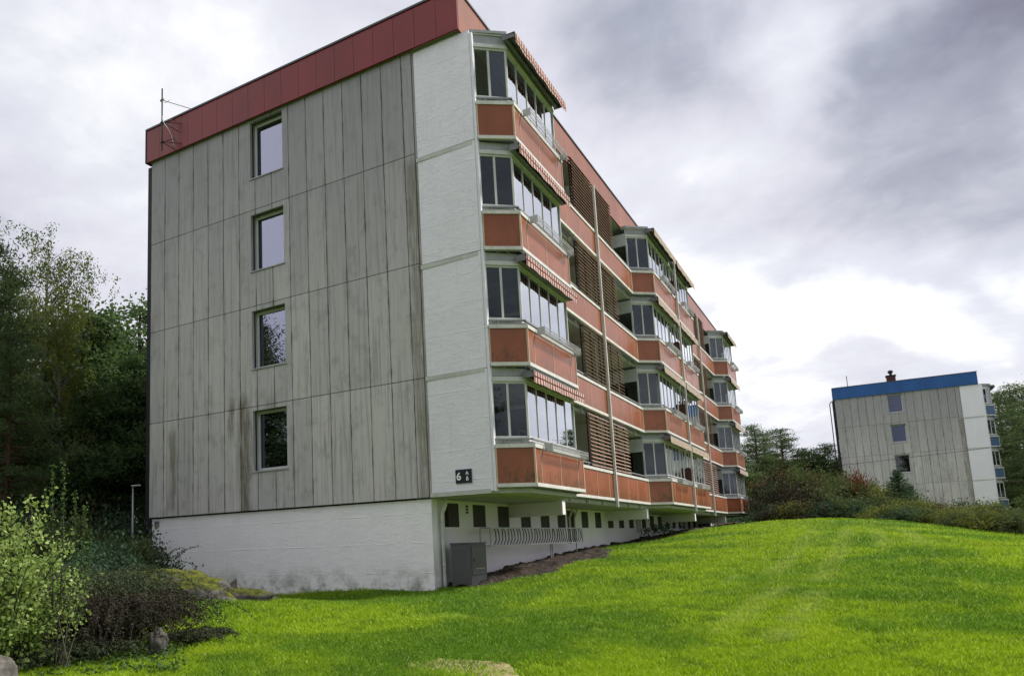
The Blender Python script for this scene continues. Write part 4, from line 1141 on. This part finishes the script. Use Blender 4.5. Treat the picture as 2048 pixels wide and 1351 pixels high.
# ---- rocks
def m_rock(name, moss):
    m, t = new_mat(name); o = objco(t); n = t.noise(o, 3.5, 9, .7); n2 = t.noise(o, 11, 6, .7)
    c = t.mix(t.step(n, .35, .68), (.05, .047, .045), (.20, .185, .17))
    gn = t.node('ShaderNodeSeparateXYZ', inp={0: t.node('ShaderNodeNewGeometry').outputs['Normal']}).outputs[2]
    mm = t.math('MULTIPLY', t.step(gn, .35, .75), t.step(n2, .5-moss*.3, .62-moss*.2))
    c = t.mix(t.math('MULTIPLY', mm, moss), c, t.mix(t.step(n2, .35, .65), (.02, .028, .006), (.12, .13, .014)))
    finish(t, c, .9, t.math('ADD', n, t.math('MULTIPLY', n2, .5)), .9, .05, spec=.15); return m
def rock(name, loc, size, seed, mat, label, cat='rock', rz=0, rough=.25, sub=4, group=None, sharp=False):
    import bmesh
    from mathutils import noise
    bm = bmesh.new(); bmesh.ops.create_icosphere(bm, subdivisions=sub, radius=1)
    for v in bm.verts:
        p = v.co.copy(); d = noise.fractal(p*1.4+Vector((seed, 0, 0)), .9, 2, 4)*rough+noise.fractal(p*5+Vector((0, seed, 0)), .8, 2, 3)*rough*.35
        q = p*(1+d)
        if sharp:
            for nx_ in ((.9, .2, .3), (-.7, .5, .5), (.1, -.9, .35), (-.3, -.5, .8), (.5, .6, .6)):
                nn = Vector(nx_).normalized(); k = q.dot(nn)-.62
                if k > 0: q -= nn*k
        v.co = Vector((q.x*size[0], q.y*size[1], q.z*size[2]))
    me = bpy.data.meshes.new(name); bm.to_mesh(me); bm.free(); me.materials.append(mat)
    me.polygons.foreach_set('use_smooth', [not sharp]*len(me.polygons))
    o = link(name, me, loc=loc); o.rotation_euler.z = rz; tag(o, label, cat, group); return o
MR = m_rock('mossy_rock', .95); MR2 = m_rock('bare_rock', .25)
def rk_at(px, topy, ds, hz): x, y, z = at(px, topy, ds); return (x, y, z-hz)
rock('rock_outcrop', rk_at(320, 1138, 15.4, .52), (1.5, .6, .50), 3, MR, 'long mossy rock outcrop below the rear end of the white base wall', rz=.3)
rock('low_rock', rk_at(425, 1168, 15.3, .32), (1.4, .45, .30), 9, MR, 'low moss covered ledge tapering into the lawn beside the outcrop', rz=.15)
rock('pointed_stone', rk_at(470, 1153, 15.6, .20), (.17, .12, .20), 4, MR2, 'small pointed grey stone standing on the mossy ledge', 'stone', sub=3, rough=.3, sharp=True)
rock('boulder', rk_at(-6, 1316, 8.4, .20), (.17, .2, .22), 6, MR2, 'pale grey boulder in the bottom left corner', 'boulder', rough=.18)
rock('stone', rk_at(315, 1255, 10.4, .20), (.13, .12, .20), 15, MR2, 'grey stone half hidden by the purplish cotoneaster', 'stone', rough=.2)
rock('rock_outcrop', rk_at(60, 1195, 13.5, .55), (1.9, .9, .55), 21, MR, 'mossy rock outcrop hidden behind the cotoneasters at the left', rz=.2)

# ---- grass
def m_grass():
    m, t = new_mat('grass_blades'); o = objco(t)
    rnd = t.node('ShaderNodeAttribute', attribute_name='rnd').outputs['Fac']
    n = t.noise(o, .24, 5, .6, .6); n2 = t.noise(o, 1.3, 6, .7); n3 = t.noise(mapped(t, o, (1, .35, 1)), .9, 4, .6)
    a = t.mix(t.step(n, .40, .60), (.13, .28, .014), (.33, .49, .012))
    a = t.mix(t.math('MULTIPLY', t.step(n2, .48, .66), .6), a, (.085, .20, .018))
    a = t.mix(t.math('MULTIPLY', t.step(n3, .55, .75), .45), a, (.46, .58, .02))
    trk = t.node('ShaderNodeAttribute', attribute_name='trk').outputs['Fac']
    a = t.mix(t.math('MULTIPLY', trk, t.math('MULTIPLY', t.step(n2, .3, .6), .5)), a, (.46, .56, .12))
    a = t.mix(t.math('MULTIPLY', t.step(rnd, .80, 1.0), .55), a, (.50, .52, .16))
    a = t.mix(1, a, t.ramp(rnd, [(0, .55), (.5, 1.0), (1, 1.3)]), 'MULTIPLY')
    b = t.node('ShaderNodeBsdfPrincipled', inp={'Base Color': a, 'Roughness': .55, 'Specular IOR Level': .25})
    tl = t.node('ShaderNodeBsdfTranslucent', inp={'Color': a})
    t.node('ShaderNodeOutputMaterial', inp={0: t.node('ShaderNodeMixShader', inp={0: .4, 1: b.outputs[0], 2: tl.outputs[0]}).outputs[0]}); return m
def hit(px, py_):
    for d in np.arange(8, 60, .2):
        p = at(px, py_, d)
        if p[2] < gz(p[0], p[1]): return np.array(p[:2])
    return np.array(at(px, py_, 40)[:2])
TRK = [[hit(*q) for q in l] for l in (((1700, 1058), (1672, 1110), (1640, 1165)), ((1630, 1062), (1590, 1110), (1545, 1150)), ((1745, 1060), (1775, 1100)), ((1800, 1056), (1850, 1090)), ((1560, 1180), (1440, 1270)), ((1640, 1190), (1560, 1290)))]
def track(x, y):
    f = np.zeros(len(x)); P_ = np.stack([x, y], 1)
    for l in TRK:
        for a, b in zip(l[:-1], l[1:]):
            v = b-a; t = np.clip(((P_-a)@v)/(v@v), 0, 1); dd = np.hypot(*(P_-a-t[:, None]*v).T)
            f = np.maximum(f, np.clip(1.4-dd/.22, 0, 1))
    return f
def grass():
    g = np.random.default_rng(2); N = 900000
    d = 1/g.uniform(1/52, 1/7.6, int(N*1.7)); az = R(-64)+g.random(len(d))*R(80)
    x = 17.87+np.sin(az)*d; y = -15.24+np.cos(az)*d
    ok = ~((x > -.3) & (x < 9.42) & (y > .12) & (y < 38)) & ~soil_in(x+.12*g.normal(size=len(x)), y) & ~(sand_in(x+.15*g.normal(size=len(x)), y+.1*g.normal(size=len(x))) & (g.random(len(x)) < .80))
    ok &= ~((x < 9.45) & (y > -.1) & (y < .3) & (x > 3.8) & (g.random(len(x)) < .5))
    # thin, trampled spots
    thin = _vn(x, y, .9, 31)*.6+_vn(x, y, .35, 32)*.4; ok &= g.random(len(x)) < np.clip((thin-.16)*5, .12, 1)
    # nothing grows inside the shrubs on the left
    lx, ly, _ = at(190, 1300, 11.6); ok &= ~((((x-lx)/1.6)**2+((y-ly)/1.3)**2 < 1) & (g.random(len(x)) < .8))
    x = x[ok][:N]; y = y[ok][:N]; d = d[ok][:N]; n = len(x)
    z = ground(x, y)-.01
    tuft = _vn(x, y, .22, 41)*.5+_vn(x, y, 1.1, 42)*.5
    h = (.045+.045*tuft+.025*g.random(n))*np.clip(1.0+(d-20)*.012, 1, 1.4); wd = .0026*(d/9)**1.0*g.uniform(.7, 1.4, n)
    a = g.random(n)*6.28; lean = h*g.uniform(.1, .75, n); la = a+g.normal(size=n)*.6+1.2
    ca, sa = np.cos(a), np.sin(a)
    V = np.zeros((n, 4, 3))
    V[:, 0] = np.stack([x-ca*wd, y-sa*wd, z], 1); V[:, 1] = np.stack([x+ca*wd, y+sa*wd, z], 1)
    mx, my = x+np.cos(la)*lean*.35, y+np.sin(la)*lean*.35
    V[:, 2] = np.stack([mx+ca*wd*.8, my+sa*wd*.8, z+h*.6], 1); V[:, 3] = np.stack([x+np.cos(la)*lean, y+np.sin(la)*lean, z+h], 1)
    F = np.arange(n*4).reshape(n, 4)
    me = np_mesh('grass', V.reshape(-1, 3), F, m_grass(), np.repeat(g.random(n), 4))
    at_ = me.attributes.new('trk', 'FLOAT', 'POINT'); at_.data.foreach_set('value', np.repeat(track(x, y), 4).astype(np.float32))
    tag(link('grass', me), 'bright green lawn grass sloping up beside the apartment block', 'grass', kind='stuff')
grass()
# weeds along the foot of the shrubs and fallen leaves
def litter():
    g = np.random.default_rng(8); n = 70; C = []
    for k in range(n):
        x, y, _ = at(g.uniform(30, 420), 1330, g.uniform(8.2, 11.5)); C.append((x, y, gz(x, y)+.05))
    me = crown_mesh('fallen_leaves', np.array(C), .05, m_leaf('fallen_leaf', (.30, .16, .04), (.45, .38, .12), (.6, .5, .3)), 4, aspect=.8, flat=.6)
    tag(link('fallen_leaves', me), 'scattered yellow and brown fallen leaves on the lawn by the shrubs', 'leaves', kind='stuff')
litter()
def weeds():
    g = np.random.default_rng(18); C = []
    for k in range(150):
        px = g.uniform(60, 360); x, y, _ = at(px, 1330, g.uniform(9.2, 11.0)); z = gz(x, y); m_ = 16
        C.append(np.array([x, y, z+.05])+g.normal(size=(m_, 3))*[.06, .06, .035])
    me = crown_mesh('weeds', np.concatenate(C), .055, LM['hazel2'], 4, aspect=.6, flat=.3)
    tag(link('weeds', me), 'low broad leaved weeds growing along the foot of the left shrubs', 'weeds', kind='stuff')
weeds()

# ---- give every member of a countable group its own place in the row
ORD = ['first', 'second', 'third', 'fourth', 'fifth', 'sixth', 'seventh', 'eighth', 'ninth', 'tenth', 'eleventh', 'twelfth', 'thirteenth', 'fourteenth', 'fifteenth']
def column(o):
    v = o.matrix_basis.translation-cam.matrix_world.translation
    return v.dot(rt)/max(.01, v.dot(fw))
byl = {}
for o in list(S.objects):
    if o.parent is None and o.get('label') and o.get('group'): byl.setdefault(o['label'], []).append(o)
for lab, os_ in byl.items():
    if len(os_) < 2 or len(os_) > 15 or 'mirrored' in lab or 'seen through gaps' in lab: continue
    os_.sort(key=column); words = len(lab.split())
    for i, o in enumerate(os_):
        o['label'] = (' '.join(lab.split()[:12]) if words > 12 else lab)+', %s from the left' % ORD[i]
